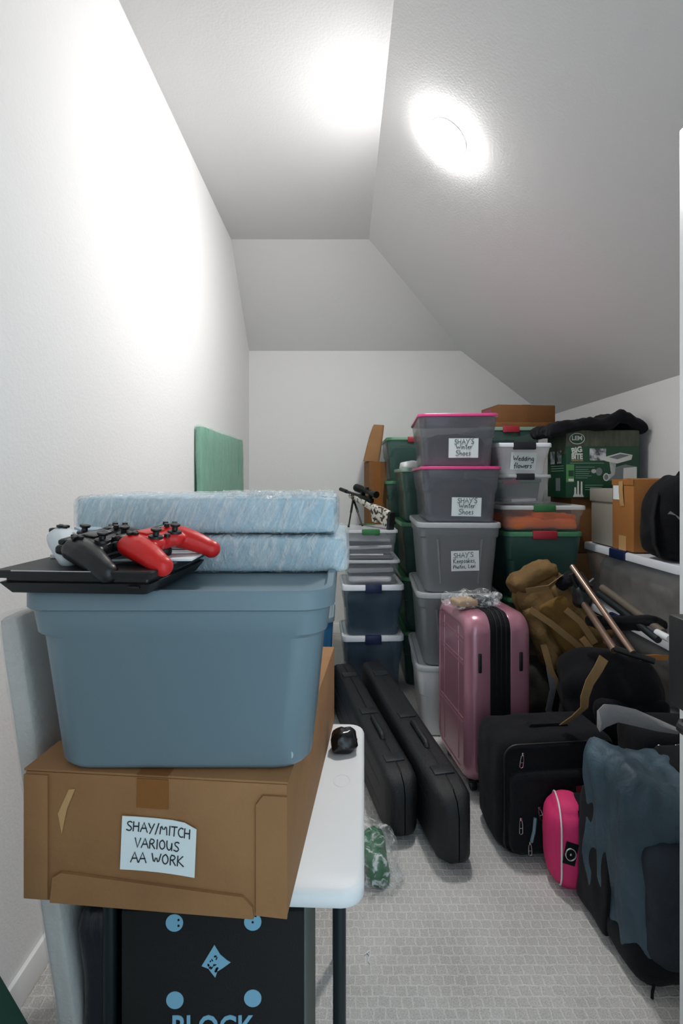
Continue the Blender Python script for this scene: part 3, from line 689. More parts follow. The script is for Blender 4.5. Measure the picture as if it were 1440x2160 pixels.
# ------------------------------------------------------------------ green-lidded stacks behind
GB = 'green-lidded tubs in the back stacks'
def stack(x, y, rz, W, L, hs, body, lids, latch, labels, group, cont=None, taper=.03, seeds=0):
    z = 0
    for i, (h, lid, lab) in enumerate(zip(hs, lids, labels)):
        tub('storage_tub', lab, (x, y, z), rz, W, L, h, body, lid, latch, taper=taper, lidh=.026, r=.045, group=group, lw=.11)
        if cont:
            lump('stored_clothes', cont[i], 'clothes', (x, y, z + .016), rz, W * .7, L * .75, h * .72, [M['clothdark'], M['clothgreen'], M['clothblue'], M['clothgrey']][(i + seeds) % 4], i + seeds)
        z += h - .006
nm = ['lowest', 'second from floor', 'third from floor', 'fourth from floor', 'topmost']
stack(.56, 4.46, 0, .45, .6, [.352] * 5, M['cleargreen'], [M['greenlid']] * 5, M['latchred'],
      [f'green-lidded clear tub, {k}, in the rear stack beside the tall carton' for k in nm], GB,
      [f'dark clothes in {k} tub of rear stack beside tall carton' for k in nm])
stack(.608, 3.815, 0, .445, .56, [.374] * 4, M['cleargreen'], [M['greenlid'], M['greenlid'], M['greenlid'], M['greenlidgrey']], M['latchred'],
      [f'clear tub with green lid and red latch, {k}, behind the pink-lidded tubs' for k in (nm[0], nm[1], nm[2], nm[4])], GB,
      [f'dark clothes in {k} red-latched tub behind pink-lidded tubs' for k in (nm[0], nm[1], nm[2], nm[4])], seeds=2)
tag(MB().soft(.3, .3, .05, r=.02, cuts=10, amp=.012, sc=14, seed=3).build('folded_cloth', M['white'], loc=(.56, 3.75, 1.475), smooth=60), 'folded white cloth on the red-latched tub behind the pink-lidded tubs', 'cloth')

# ------------------------------------------------------------------ stack of the pink-lidded tubs
sx, sy, srz = .64, 3.13, R(-3)
GP = 'pink-lidded tubs'
GG = 'totes under the pink-lidded tubs'
W_, L_ = .44, .66
tub('storage_tote', 'milky white tote with pale lid on the floor, bottom of the pink-lidded stack', (.63, 3.15, 0), srz, .45, L_, .392, M['clearmilk'], M['tubgreylid'], taper=.035, lidh=.028, group=GG, rec=.006)
lump('stored_clothes', 'grey clothes inside the milky floor tote below the grey totes', 'clothes', (.63, 3.15, .016), srz, .3, .48, .28, M['clothgrey'], 7)
tub('storage_tote', 'plain grey tote without a note, between the milky tote and noted tote', (.634, 3.14, .386), srz, .45, L_, .405, M['tubgrey'], M['tubgreylid'], taper=.035, lidh=.03, group=GG, rib=True, band=.86)
kt = tub('storage_tote', 'grey tote with a note about keepsakes under the two pink-lidded tubs', (.636, 3.13, .785), srz, .45, L_, .385, M['tubgrey'], M['tubgreylid'], taper=.035, lidh=.03, group=GG, rib=True, band=.86)
note(kt, [("SHAY'S", -.062, .016, .027, .05), ("Keepsakes,", -.064, -.012, .024, .02), ("Photos, Lexi", -.066, -.043, .0205, .05)], .148, .11, face_m(.45, L_, .385, .035, .03, .03, .18, -2), M['paper'], M['ink'], r=.0014)
pt = tub('storage_tub', 'lower clear tub with pink lid and a shoes note, on the grey tote', (.645, 3.135, 1.164), srz, .435, L_, .308, M['clearsmoke'], M['pinklid'], taper=.03, lidh=.018, group=GP, r=.04, band=.6)
hwn = [("SHAY'S", -.05, .02, .027, .03), ("Winter", -.04, -.008, .027, .04), ("Shoes", -.042, -.042, .03, .02)]
note(pt, hwn, .158, .102, face_m(.435, L_, .308, .03, .018, .03, .09, 1), M['paper'], M['ink'], r=.0014)
lump('stored_shoes', 'dark shoes filling the lower pink-lidded tub', 'shoes', (.645, 3.135, 1.178), srz, .31, .5, .22, M['clothdark'], 4)
pt = tub('storage_tub', 'topmost clear tub with pink lid and a shoes note', (.635, 3.14, 1.466), srz - R(1), .435, L_, .29, M['clearsmoke'], M['pinklid'], taper=.03, lidh=.018, group=GP, r=.04, band=.6)
note(pt, hwn, .158, .105, face_m(.435, L_, .29, .03, .018, .03, .105, 0), M['paper'], M['ink'], r=.0014)
lump('stored_shoes', 'dark shoes half filling the topmost pink-lidded tub', 'shoes', (.635, 3.14, 1.48), srz, .31, .5, .17, M['clothdark'], 5)

# ------------------------------------------------------------------ stack right of the pink-lidded tubs
GS = 'stack beside the pink-lidded tubs'
x3, y3 = 1.115, 3.2
zz = 0
for i, lab in enumerate(('dark green tub on the floor beside the totes behind the pink suitcase', 'dark green tub second from floor behind the pink suitcase', 'dark green tub with red latch under the orange-filled box')):
    tub('storage_tub', lab, (x3, y3, zz), 0, .445, .56, .374, M['cleargreen'] if 0 else M['greentub'], M['greenlid'] if i < 2 else M['greendklid'] if 'greendklid' in M else M['greenlid'], M['latchred'], taper=.03, lidh=.028, r=.04, group=GS, lw=.135)
    zz += .368
z4 = zz
tub('storage_box', 'clear box of orange garments with white lid and green latch', (1.118, 3.2, z4), R(-1), .475, .56, .152, mat('very_clear_plastic', 'd2d6da', .18, clear=.88), mat('frosted_white_lid', 'e8ebee', .35, clear=.45), M['latchgreen'], taper=.022, lidh=.024, r=.03, group=GS, lw=.12, band=.75)
og = MB(); og.soft(.39, .46, .065, r=.025, cuts=14, amp=.012, sc=14, seed=1); og.soft(.24, .4, .045, r=.02, cuts=10, amp=.01, sc=16, seed=2, c=(.04, -.02, .045), rot=(0, R(5), R(20)))
tag(og.build('folded_garment', M['orange'], loc=(1.118, 3.19, z4 + .015), smooth=60), 'orange garments folded inside the green-latched clear box', 'clothes')
z5 = z4 + .146
tub('storage_box', 'small clear box with black latch on top of the orange-filled box', (1.025, 3.17, z5), 0, .31, .4, .18, M['clear'], M['clearlid'], M['latchblack'], taper=.03, lidh=.02, r=.03, group=GS, lw=.1)
tag(MB().box((0, 0, .012), (.15, .2, .018), rot=(0, R(-2), R(6)), bev=.003).build('folded_papers', M['foldp'], loc=(1.03, 3.14, z5 + .02)), 'thin pale paper pile inside the small black-latched clear box', 'papers')
z6 = z5 + .174
wf_ = tub('storage_box', 'frosted white box with black latch and a wedding flowers note', (1.02, 3.17, z6), 0, .325, .4, .185, M['clearmilk'], M['whitelid'], M['latchblack'], taper=.03, lidh=.026, r=.03, group=GS, lw=.125)
note(wf_, [("Wedding", -.06, .0, .03, .03), ("flowers", -.052, -.042, .031, .03)], .145, .1, face_m(.325, .4, .185, .03, .026, .0, .082, 2), M['paper'], M['ink'], r=.002)
lump('stored_flowers', 'white artificial flowers filling the frosted white box', 'flowers', (1.02, 3.17, z6 + .016), 0, .22, .3, .13, M['white'], 8)

# rear stack with flat cartons on top
stack(1.13, 3.86, 0, .44, .6, [.3565] * 5, M['cleargreen'], [M['greenlid']] * 4 + [M['greenlidgrey']], M['latchred'],
      [f'green-lidded clear tub, {k}, in the rear stack behind the wedding flowers box' for k in nm], GB,
      [f'dark clothes in {k} rear tub behind the wedding flowers box' for k in nm], seeds=1)
ztop = .3565 * 5 - .006 * 4
tag(MB().box((0, 0, .018), (.5, .42, .034), bev=.003).build('flat_carton', M['carddk'], loc=(1.265, 3.82, ztop + .001), rot=(0, 0, R(2))), 'flat dark cardboard carton under the topmost brown box', 'box')
tbx = thing('cardboard_box', 'brown cardboard box on the very top of the rear stack under the slope', 'box', (1.25, 3.80, ztop + .037), R(7))
MB().box((0, 0, .062), (.42, .3, .124), bev=.004).build('carton', M['carddk'], tbx)
MB().box((-.211, .03, .08), (.002, .14, .06)).build('pink_label', mat('faded_pink_print', '8c4560', .6), tbx)
MB().box((0, 0, .1248), (.06, .302, .001)).build('tape', M['tape'], tbx)

# ------------------------------------------------------------------ printed green carton with a jacket on it
lx, ly, lzz = 1.565, 3.33, 1.29
lem = thing('printed_carton', 'green printed meat grinder carton with black jacket on top', 'box', (lx, ly, lzz), R(-1))
LW, LD, LH = .44, .3, .41
MB().box((0, 0, LH / 2), (LW, LD, LH), bev=.003).build('carton', M['boxgreen'], lem)
def Q(xz, yz, k=0): return Vector(((xz - 265) / 765 * LW - LW / 2, -LD / 2 - .0006 - .0004 * k, (912 - yz) / 650 * LH))
def pr(name, pts, m, k=1, parent=lem):
    b = MB(); b.loft([[Q(x, y, k) for x, y in pts], [Q(x, y, k) + Vector((0, .0004, 0)) for x, y in pts]]); return b.build(name, m, parent, smooth=0)
def circ(cx, cy, rx, ry, n=28): return [(cx + rx * math.cos(2 * math.pi * i / n), cy + ry * math.sin(2 * math.pi * i / n)) for i in range(n)]
pr('woodland_print', [(266, 266), (1029, 266), (1029, 418), (266, 418)], M['woods'], 1)
pr('light_green_patch', [(268, 590), (350, 590), (350, 760), (268, 760)], M['boxgreenlt'], 1)
pr('badge', [(292, 648), (346, 648), (346, 706), (292, 706)], M['boxgreen'], 2)
pr('badge', [(292, 728), (346, 728), (346, 752), (292, 752)], M['print'], 2)
pr('logo_oval', circ(382, 344, 80, 54), M['print'], 2); pr('logo_oval', circ(382, 344, 73, 47), M['boxgreen'], 3)
fm = lambda x, y, k: Matrix.Translation(Q(x, y, k)) @ Matrix.Rotation(R(90), 4, 'X')
MB().text('LEM', .036, fm(380, 340, 4), extrude=.0003, offset=.0012).build('logo_lettering', M['print'], lem, smooth=0)
MB().text('BIG', .046, fm(378, 455, 4) @ Matrix.Rotation(R(12), 4, 'Z'), extrude=.0003, offset=.0022, sx=.9).build('lettering', M['print'], lem, smooth=0)
MB().text('BITE', .044, fm(380, 515, 4), extrude=.0003, offset=.0022, sx=.8).build('lettering', M['print'], lem, smooth=0)
MB().text('GRINDER', .017, fm(382, 552, 4), extrude=.0003, offset=.0008).build('lettering', M['printtan'], lem, smooth=0)
pr('photo_print', [(512, 438), (682, 440), (682, 553), (512, 553)], M['photo'], 2)
pr('grinder_print', [(715, 560), (790, 560), (772, 690), (700, 745), (690, 690), (735, 680)], M['printgrey'], 3)
pr('grinder_print', [(770, 620), (880, 590), (1002, 612), (1002, 745), (690, 745), (775, 690)], M['printmid'], 2)
pr('grinder_print', [(865, 625), (1002, 614), (1002, 745), (860, 745)], M['print'], 3)
pr('grinder_print', [(668, 520), (830, 478), (958, 500), (946, 545), (800, 582), (690, 562), (610, 535), (610, 525)], M['print'], 4)
pr('grinder_print', [(710, 522), (832, 490), (930, 504), (800, 542)], M['printmid'], 5)
pr('grinder_print', circ(684, 712, 32, 38), M['print'], 5); pr('grinder_print', circ(684, 712, 22, 27), M['printmid'], 6)
pr('plate_print', circ(610, 660, 34, 38), M['printmid'], 3); pr('plate_print', circ(555, 655, 26, 20), M['printgrey'], 4)
for x, h in ((362, 90), (392, 150), (428, 145)):
    pr('tube_print', [(x - 8, 900 - h), (x + 8, 900 - h), (x + 10, 870), (x + 24, 902), (x - 24, 902), (x - 10, 870)], M['print'], 2)
tl = MB()
for x0, x1, y in ((310, 660, 578), (365, 565, 616), (365, 500, 640), (365, 520, 660), (365, 505, 680), (365, 530, 700), (365, 490, 720), (465, 650, 790), (465, 640, 810), (465, 600, 832)):
    q0, q1 = Q(x0, y - 3, 2), Q(x1, y + 3, 2); tl.box((q0 + q1) / 2, (q1.x - q0.x, .0004, abs(q0.z - q1.z)))
tl.build('fine_print', M['printline'], lem, smooth=0)
sd = MB(); sd.box((-LW / 2 - .0008, 0, LH * .82), (.001, LD - .01, .14)); sd.build('woodland_print', M['woods'], lem)
for y, z, m_ in ((-.05, .25, M['photo']), (.06, .25, M['photo']), (-.03, .08, M['printmid'])):
    MB().box((-LW / 2 - .0012, y, z), (.001, .07, .08)).build('photo_print', m_, lem)
for z in (.165, .18, .195): MB().box((-LW / 2 - .0012, -.02, z), (.001, .2, .005)).build('fine_print', M['printline'], lem)
MB().box((LW / 2 + .0008, 0, LH / 2), (.001, LD - .004, LH - .004)).build('blue_side', M['boxblue'], lem)
def jk(p):
    a = (p.x + .3) / .6
    return Vector((p.x, p.y, p.z + .045 * math.exp(-((a - .78) / .13) ** 2) - .10 * max(0, a - .82) * 2 - .055 * max(0, .35 - a) * 2.2))
tag(MB().soft(.58, .36, .068, r=.028, cuts=30, amp=.019, sc=12, seed=12, fn=jk, flat=False).build('jacket', M['fabblack'], loc=(1.53, 3.33, lzz + LH + .004), smooth=60), 'black jacket crumpled on the green printed carton', 'jacket')
tag(MB().box((0, 0, .17), (.43, .32, .336), bev=.004).build('cardboard_box', M['carddk'], loc=(1.6, 3.37, .952)), 'dark cardboard box directly under the green printed carton', 'box')
tag(MB().box((0, 0, .238), (.43, .36, .474), bev=.004).build('cardboard_box', M['card'], loc=(1.62, 3.39, .476)), 'tan cardboard box beside the banker box, second under the printed carton', 'box')
tag(MB().box((0, 0, .237), (.43, .36, .474), bev=.004).build('cardboard_box', M['card'], loc=(1.62, 3.39, 0)), 'cardboard box on the floor at the base below the printed carton', 'box')

# ------------------------------------------------------------------ long clear tub along the right wall and what stands on it
rx, ry = 1.635, 2.68
GR = 'clear tubs along the right wall'
zt = 0
for i, lab in enumerate(('lowest long clear tub with white lid along the right wall', 'middle long clear tub with white lid along the right wall', 'topmost long clear tub with white lid and navy latch along the right wall')):
    t = tub('storage_tub', lab, (rx, ry, zt), R(90), .93, .43, .348, M['clear'], M['whitelid'], None, taper=.025, lidh=.04, r=.04, group=GR)
    MB().box((.05, .43 / 2 - .002, .33), (.15, .024, .05), bev=.006).build('latch', M['latchnavy'], t)
    lump('stored_clothes', ('dark clothes in the lowest tub along the right wall', 'dark clothes in the middle tub along the right wall', 'dark clothes in the topmost tub along the right wall')[i], 'clothes', (rx, ry, zt + .016), R(90), .78, .33, .26, M['clothbrown'], 11 + i)
    zt += .342
zt += .0065
bk = thing('banker_box', 'pale grey lidded file box between the brown box and green carton', 'box', (1.63, 3.0, zt), 0)
MB().box((0, 0, .15), (.32, .255, .3), bev=.003).build('body', mat('grey_white_board', '8e8a80', .8, bump=(60, .1)), bk)
MB().box((0, 0, .28), (.335, .268, .075), bev=.004).build('lid', mat('grey_white_lid_board', '98948a', .8, bump=(60, .1)), bk)
bb = thing('cardboard_box', 'brown cardboard box with torn white shipping label behind the black backpack', 'box', (1.642, 2.757, zt), R(0))
MB().box((0, 0, .185), (.365, .212, .37), bev=.003).build('carton', M['cardor'], bb)
MB().box((-.1835, -.0, .355), (.003, .212, .03)).build('top_flap', M['cardor'], bb)
MB().box((0, -.05, .3715), (.36, .1, .003), rot=(R(3), 0, 0)).build('top_flap', M['card'], bb)
MB().box((-.1838, .055, .3), (.001, .075, .075)).build('shipping_label', M['paper'], bb)
rb = MB(); rb.ribbon([(-.187, .01, .36), (-.19, .005, .31), (-.188, .0, .25), (-.1845, -.002, .23)], .04, .001, (0, 1, 0)); rb.build('torn_tape', M['tapelt'], bb)
MB().box((-.1838, -.0, .03), (.001, .07, .09)).build('tape', M['tapelt'], bb)
def bp_fn(p):
    k = p.z / .4
    return Vector((p.x * (1 - .25 * max(0, k - .55) ** 1.2 / .3), p.y * (1 - .3 * k), p.z))
pkb = thing('backpack', 'black backpack on the right wall tub in front of the brown box', 'backpack', (1.62, 2.46, zt + .001), R(8))
MB().soft(.42, .25, .38, r=.09, cuts=18, amp=.012, sc=10, seed=3, fn=bp_fn).build('body', M['fabblack'], pkb, smooth=60)
MB().soft(.3, .1, .22, r=.05, cuts=12, amp=.008, sc=12, seed=5, c=(.0, -.14, .01)).build('front_pocket', M['fabcharc'], pkb, smooth=60)
h = MB(); h.ribbon([(-.08, .0, .36), (-.07, -.02, .4), (-.02, -.03, .415), (.04, -.02, .4), (.06, .0, .36)], .03, .005, (0, 1, 0)); h.build('handle', M['fabblack'], pkb)
for z in (.13, .2):
    MB().box((-.17, -.095, z), (.05, .004, .05 if z < .15 else .03), rot=(0, R(38), R(-35))).build('reflective_patch', mat('grey_reflective', '7b7e84', .4), pkb)
h = MB(); h.ribbon([(-.19, -.02, .3), (-.235, -.05, .2), (-.235, -.06, .08), (-.2, -.05, .02)], .035, .006, (.3, 1, 0)); h.build('shoulder_strap', M['fabblack'], pkb)

# ------------------------------------------------------------------ pink hard suitcase
sA = Vector((.539, 2.3)); srot = R(7.5); ST, SD, SH = .305, .44, .80
ca, sa = math.cos(srot), math.sin(srot)
scn = sA + Vector((ST / 2 * ca - SD / 2 * sa, ST / 2 * sa + SD / 2 * ca))
su = thing('suitcase', 'glossy pink hard-shell suitcase with black zip band, standing by the grey totes', 'suitcase', (scn.x, scn.y, 0), srot)
zb0 = .05; hh = SH - zb0; zc = zb0 + hh / 2
for s in (-1, 1):
    b = MB()
    prof = [(.047, SD, hh, .075), (.052, SD + .004, hh + .004, .078), (.105, SD, hh, .08), (.128, SD - .012, hh - .012, .082), (.144, SD - .04, hh - .04, .075), (.1525, SD - .08, hh - .08, .06), (.1525, SD - .1, hh - .1, .055), (.149, SD - .11, hh - .11, .05)]
    b.loft([rr(w, l, r, s * x, 8, 'x', (0, zc)) for x, w, l, r in prof])
    o = b.build('shell', M['pink'], su, smooth=28)
    rg = MB()
    for z in (.24, .26, .5, .52, .6, .62): rg.box((s * .1492, 0, zb0 + z + .02), (.005, SD - .12, .007), bev=.002)
    for y in (-.1, .1): rg.box((s * .1492, y, zc), (.005, .007, hh - .14), bev=.002)
    rg.build('shell_rib', M['pink'], o)
    MB().box((s * .095, -SD / 2 - .002, zc + .17), (.016, .008, .085), bev=.004, seg=3).build('side_foot', M['black'], su)
    for y in (-.15, .15):
        w = MB(); w.lathe([(0, -.012), (.024, -.012), (.026, 0), (.024, .012), (0, .012)], (s * .1, y, .026), 20, Matrix.Rotation(R(90), 4, 'Y')); w.box((s * .1, y, .048), (.05, .04, .012), bev=.003); w.build('wheel', M['black'], su)
b = MB(); b.loft([rr(SD + k, hh + k, .076, x, 8, 'x', (0, zc)) for x, k in ((-.047, .0), (-.044, .008), (-.02, .012), (.02, .012), (.044, .008), (.047, 0))]); b.build('zip_band', M['fabblack'], su, smooth=40)
for x in (-.022, .0, .022):
    z_ = MB(); z_.loft([rr(SD + k, hh + k, .076, x + dx, 8, 'x', (0, zc)) for dx, k in ((-.004, .01), (-.003, .018), (.003, .018), (.004, .01))], (0, 0)); z_.build('zipper', M['black'], su, smooth=30)
h = MB(); h.tube([(0, -.1, SH + .004), (0, -.09, SH + .022), (0, .05, SH + .022), (0, .06, SH + .004)], .011, 8); h.build('top_handle', M['black'], su)
pkp = thing('plastic_packet', 'clear crinkled plastic packet of tan and dark pieces on the pink suitcase', 'packet', (.605, 2.49, SH + .008), R(20))
MB().soft(.1, .09, .03, r=.01, cuts=6, amp=.006, sc=30, seed=1, c=(-.045, 0, .004)).build('tan_contents', mat('tan_card_piece', 'a58a6c', .7), pkp)
MB().soft(.08, .08, .03, r=.01, cuts=6, amp=.006, sc=30, seed=2, c=(.055, 0, .004)).build('dark_contents', M['clothdark'], pkp)
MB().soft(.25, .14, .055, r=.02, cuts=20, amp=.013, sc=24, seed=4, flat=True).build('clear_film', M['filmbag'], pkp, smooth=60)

# ------------------------------------------------------------------ black soft suitcase with zips
bs = thing('soft_suitcase', 'black fabric suitcase with silver zip pulls in front of the pink suitcase', 'suitcase', (.80, 2.105, 0), R(6))
MB().soft(.46, .27, .42, r=.05, cuts=18, amp=.006, sc=9, seed=2, bulge=.01).build('body', M['fabblack'], bs, smooth=60)
MB().soft(.4, .06, .3, r=.025, cuts=12, amp=.004, sc=10, seed=4, c=(.0, -.135, .02)).build('front_pocket', M['fabcharc'], bs, smooth=60)
for x, y in ((-.2, -.12), (.2, -.12)):
    pass
pi = MB(); pi.tube([Vector((x, -.128, z)) for x, z in [(q.x, q.y) for q in rr(.44, .4, .05, 0, 5, 'z', (0, .212))] + [(.22, .36)]], .004, 6); pi.build('piping', M['black'], bs)
def pull(parent, p, dz=.05, m=None, ang=0.):
    b = MB(); b.box((0, 0, 0), (.009, .007, .012), bev=.002)
    pts = [(-.004, 0, -.006), (-.006, -.002, -.02), (-.006, -.002, -dz + .004), (0, -.002, -dz), (.006, -.002, -dz + .004), (.006, -.002, -.02), (.004, 0, -.006)]
    b.tube(pts, .0016, 6); b.tube([(-.006, -.002, -dz * .6), (.006, -.002, -dz * .6)], .0014, 6)
    o = b.build('zipper_pull', m or M['steel'], parent); o.location = p; o.rotation_euler = (0, ang, 0); return o
for x, z, dz, a in ((-.155, .385, .05, .15), (-.105, .2, .045, -.25), (-.175, .165, .055, 0), (-.14, .075, .045, 0), (-.035, .165, .05, 0)): pull(bs, (x, -.172 if z < .33 else -.145, z), dz, ang=a)
st = MB(); st.tube([(-.12, -.172, .165), (-.128, -.178, .12), (-.135, -.173, .08)], .006, 8); st.build('pull_cord', mat('grey_blue_cord', '6b8790', .7), bs)
MB().box((.065, -.1675, .25), (.05, .003, .036)).build('brand_tag', mat('dark_red_tag', '8b2b38', .6), bs)
h = MB(); h.ribbon([(-.09, -.02, .418), (-.07, -.02, .437), (.07, -.02, .437), (.09, -.02, .418)], .03, .008, (0, 1, 0)); h.build('handle', M['fabblack'], bs)

# ------------------------------------------------------------------ pink bag and blue duffel
pb = thing('pink_bag', 'hot pink rounded bag with black trim between black suitcase and blue duffel', 'bag', (.785, 1.85, 0), R(-12))
MB().soft(.14, .175, .28, r=.065, cuts=16, amp=.003, sc=9, seed=1, bulge=.008).build('body', M['fabpink'], pb, smooth=60)
pi = MB()
pi.tube([Vector((-.035, q.x, q.y)) for q in rr(.184, .28, .075, 0, 6, 'z', (0, .142))] + [Vector((-.035, .092, .22))], .003, 6)
pi.build('piping', M['white'], pb)
ts = MB(); ts.loft([rr(.182, .286, .075, x, 8, 'x', (0, .142)) for x in (.022, .05)]); ts.build('zip_trim', M['fabblack'], pb, smooth=40)
tb_ = MB(); tb_.box((0, 0, 0), (.04, .004, .075), bev=.002); tbo = tb_.build('strap_tab', M['fabblack'], pb); tbo.location = (-.008, -.0955, .15); tbo.rotation_euler = (0, R(10), 0)
dg = MB(); dg.tube([(.016 * math.cos(a), -.004, .02 * math.sin(a)) for a in [math.pi + 2 * math.pi * i / 20 for i in range(21)]], .0022, 6); dg.ball((0, -.004, 0), .005, 1); dg.build('d_ring', M['steel'], tbo)

def duf(p):
    k = p.z / .55
    y = p.y * (1 - .12 * k); x = p.x * (1 - .05 * k)
    s_ = max(0, min(1, (-p.x - .08) / .16)); z = p.z + .055 * max(0, k - .5) / .45 * s_ * s_
    return Vector((x - .03 * k, y, z))
du = thing('duffel_bag', 'large slate blue and black duffel bag standing at the right by the door', 'duffel bag', (1.07, 1.61, 0), R(4))
MB().soft(.55, .33, .52, r=.07, cuts=44, amp=.02, sc=10, seed=5, fn=duf, aniso=(1.3, 1.3, .5)).build('body', M['fabblue'], du, smooth=60)
MB().soft(.565, .345, .13, r=.06, cuts=16, amp=.006, sc=8, seed=7).build('black_base', M['fabblack'], du, smooth=60)
MB().soft(.36, .1, .33, r=.045, cuts=20, amp=.014, sc=10, seed=9, c=(-.07, -.15, .07), aniso=(1, 1, .6)).build('front_pocket', M['fabbluedk'], du, smooth=60)
MB().soft(.3, .06, .1, r=.025, cuts=10, amp=.008, sc=12, seed=3, c=(.1, -.145, .38)).build('top_pocket', M['fabblue'], du, smooth=60)
sp = MB(); sp.soft(.02, .17, .36, r=.009, cuts=14, amp=.006, sc=10, seed=2, c=(-.283, .07, .03), rot=(0, R(3), 0)); sp.build('side_panel', M['fabblack'], du, smooth=60)
MB().soft(.3, .2, .1, r=.04, cuts=10, amp=.01, sc=12, seed=11, c=(.08, .02, .44)).build('dark_lining', M['fabblack'], du, smooth=60)
pull(du, (.0, -.18, .47), .03, ang=.6)
tl_ = MB(); tl_.tube([(-.24, -.165, .03), (-.25, -.172, .015), (-.255, -.178, .004)], .004, 6); tl_.build('strap_end', M['fabblack'], du)

# ------------------------------------------------------------------ black bags behind the duffel
hb = thing('handled_bag', 'black bag with silver ring and carry handle behind the blue duffel', 'bag', (1.25, 1.95, 0), R(0))
MB().soft(.4, .22, .5, r=.05, cuts=14, amp=.008, sc=9, seed=6).build('body', M['fabblack'], hb, smooth=60)
h = MB(); h.tube([(-.1, -.115, .44), (-.08, -.14, .43), (.08, -.14, .43), (.12, -.115, .45)], .012, 8); h.build('handle', M['fabcharc'], hb)
for x in (-.15, -.09): b_ = MB(); b_.ball((x, -.112, .47), .006, 2); b_.build('rivet', M['steel'], hb)
dg = MB(); dg.tube([(.0 + .016 * math.cos(a), -.15, .43 + .02 * math.sin(a)) for a in [R(150) + R(230) * i / 16 for i in range(17)]], .004, 6); dg.build('metal_ring', M['steel'], hb)

bd = thing('black_duffel', 'large black duffel bag lying under the tripod poles', 'duffel bag', (1.195, 2.36, 0), R(-4))
MB().soft(.4, .34, .62, r=.13, cuts=26, amp=.025, sc=6, seed=8).build('body', M['fabblack'], bd, smooth=60)
MB().soft(.3, .06, .2, r=.03, cuts=10, amp=.01, sc=10, seed=9, c=(.02, -.165, .28)).build('front_pocket', M['fabcharc'], bd, smooth=60)

gc = MB()
pts = [at(1262, 1520, 1.80), at(1275, 1508, 1.80), at(1300, 1504, 1.80), at(1340, 1513, 1.80), at(1385, 1528, 1.79), at(1425, 1540, 1.79)]
wds = [.07, .075, .055, .055, .04, .02]
rings = []
for p_, w_ in zip(pts, wds):
    rings.append([p_ + Vector((0, -.0, w_ * .5)), p_ + Vector((.004, -.014, .0)), p_ + Vector((0, -.01, -w_ * .5)), p_ + Vector((0, .012, -w_ * .4)), p_ + Vector((0, .012, w_ * .4))])
gc.loft(rings)
tag(gc.build('grey_sleeve', M['greycloth'], smooth=60), 'grey cloth sleeve hanging over the black bags above the blue duffel', 'cloth')

# ------------------------------------------------------------------ tan hunting pack, camo duffel, tripod, folded stool
cd_ = thing('camo_duffel', 'dark camo duffel standing between pink suitcase and black duffel', 'duffel bag', (1.03, 2.715, 0), R(5))
MB().soft(.3, .3, .47, r=.1, cuts=18, amp=.02, sc=8, seed=4).build('body', M['fabolive'], cd_, smooth=60)
MB().ribbon([(-.06, -.18, .5), (-.05, -.2, .4), (-.07, -.195, .3), (-.02, -.195, .2)], .03, .003, (1, 0, 0)).build('strap', mat('grey_strap', '6d6f74', .7), cd_)
tp_ = thing('hiking_pack', 'tan hunting backpack with loose webbing straps leaning among the black bags', 'backpack', (1.19, 2.665, .475), rot=(R(-10), R(-27), R(8)))
def pf(p):
    k = p.z / .5
    return Vector((p.x * (1 - .28 * k), p.y * (1 - .15 * k), p.z))
MB().soft(.34, .2, .48, r=.07, cuts=22, amp=.02, sc=10, seed=2, fn=pf).build('body', M['fabtan'], tp_, smooth=60)
MB().soft(.15, .05, .3, r=.024, cuts=12, amp=.008, sc=12, seed=5, c=(-.01, -.1, .06)).build('front_panel', M['fabtandk'], tp_, smooth=60)
MB().soft(.08, .08, .33, r=.035, cuts=12, amp=.012, sc=14, seed=6, c=(-.14, -.06, .05), rot=(0, R(5), 0)).build('side_pocket', M['fabtan'], tp_, smooth=60)
MB().soft(.07, .07, .36, r=.03, cuts=12, amp=.012, sc=14, seed=7, c=(.1, -.08, .05), rot=(0, R(-6), 0)).build('side_pocket', M['fabtan'], tp_, smooth=60)
MB().soft(.24, .16, .09, r=.04, cuts=10, amp=.015, sc=14, seed=8, c=(0, -.01, .44)).build('top_flap', M['fabtan'], tp_, smooth=60)
MB().soft(.1, .1, .06, r=.025, cuts=8, amp=.015, sc=20, seed=3, c=(.11, -.09, .37), flat=False).build('dark_hood', M['fabblack'], tp_, smooth=60)
MB().soft(.09, .06, .2, r=.028, cuts=10, amp=.012, sc=18, seed=9, c=(.2, -.06, .06), rot=(0, R(-30), 0)).build('hip_belt', M['fabtan'], tp_, smooth=60)
for pts in ([(-.13, -.13, .38), (-.08, -.15, .28), (-.03, -.155, .16), (0, -.16, .08)], [(.02, -.15, .15), (.03, -.17, .05), (.02, -.17, -.06), (.01, -.165, -.08)], [(-.15, -.11, .2), (-.19, -.13, .08), (-.19, -.12, -.04), (-.24, -.1, -.14)], [(.02, -.15, .3), (.05, -.16, .22), (.06, -.16, .1)],
            [(-.1, -.12, .46), (.0, -.15, .43), (.1, -.12, .44)], [(-.13, -.13, .08), (-.12, -.19, .0), (-.06, -.2, -.04), (.0, -.17, -.01)]):
    MB().ribbon(pts, .03, .003, (1, -.3, .3)).build('webbing_strap', M['webtan'], tp_)
lw = MB(); P_ = [at(1273, 1388, 2.0), at(1262, 1410, 1.98), at(1243, 1440, 1.97), at(1233, 1470, 1.96), at(1232, 1492, 1.97), at(1212, 1510, 1.99), at(1186, 1528, 2.03)]
lw.ribbon(P_, .036, .003, (1, .2, .2))
tag(lw.build('webbing_strap', M['webtan']), 'long loose tan webbing strap trailing over the black duffel', 'strap')
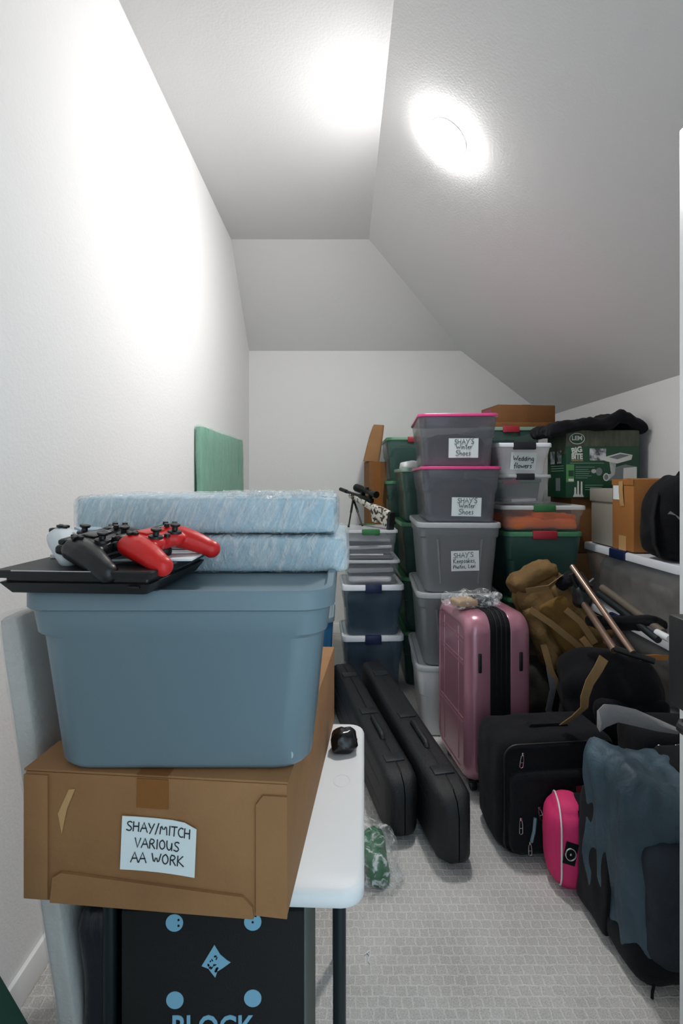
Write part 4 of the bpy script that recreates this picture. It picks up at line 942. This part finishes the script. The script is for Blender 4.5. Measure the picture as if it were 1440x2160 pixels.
ow = MB(); ow.ribbon([at(1350, 1388, 2.0), at(1380, 1386, 2.0), at(1408, 1388, 2.0)], .022, .003, (0, -.3, 1))
tag(ow.build('webbing_strap', mat('orange_tan_webbing', 'a9713a', .8)), 'short orange-tan strap end on the black duffel near the lock', 'strap')
tpd = thing('camera_tripod', 'folded tripod with bronze legs lying across the tan pack', 'tripod', at(1206, 1195, 2.36))
o0 = at(1206, 1195, 2.36)
def seg(pa, pb, r, name, m, n=12, parent=None):
    a, b = at(*pa) - o0, at(*pb) - o0
    return MB().tube([a, b], r, n).build(name, m, parent or tpd)
seg((1206, 1195, 2.36), (1334, 1377, 1.97), .0125, 'leg', M['bronze'])
seg((1232, 1275, 2.3), (1296, 1372, 2.0), .015, 'leg', M['bronze'])
seg((1219, 1212, 2.33), (1240, 1242, 2.27), .021, 'grip', M['fabblack'])
hd = MB(); c0 = at(1228, 1258, 2.33) - o0
hd.soft(.07, .07, .1, r=.025, cuts=8, amp=.006, sc=20, seed=1, c=c0 + Vector((0, 0, -.05)), flat=False); hd.tube([c0, c0 + Vector((-.05, 0, .1))], .012); hd.tube([c0 + Vector((0, 0, .03)), c0 + Vector((.06, .02, .07))], .01); hd.build('head', M['black'], tpd)
seg((1295, 1368, 2.0), (1380, 1395, 1.95), .012, 'foot_tube', M['black'])
st_ = thing('folded_stool', 'folded dark stool with grey tubes lying along the right wall tub', 'stool', at(1275, 1245, 2.45))
o0 = at(1275, 1245, 2.45)
seg((1270, 1240, 2.46), (1398, 1335, 2.02), .017, 'frame_tube', mat('grey_brown_tube', '5c5449', .6), parent=st_)
seg((1262, 1252, 2.44), (1388, 1350, 2.0), .014, 'frame_tube', M['legmetal'], parent=st_)
seg((1310, 1300, 2.28), (1385, 1334, 2.03), .011, 'frame_tube', mat('purple_grey_tube', '45404c', .5), parent=st_)
seg((1385, 1334, 2.03), (1412, 1348, 1.96), .014, 'white_tube_end', M['white'], parent=st_)
sg = MB(); sg.soft(.1, .3, .04, r=.015, cuts=10, amp=.01, sc=14, seed=2, flat=False)
so = sg.build('seat_cloth', M['fabblack'], st_, smooth=60); q = at(1318, 1325, 2.2) - o0; so.location = q; so.rotation_euler = (R(-14), R(20), R(28))
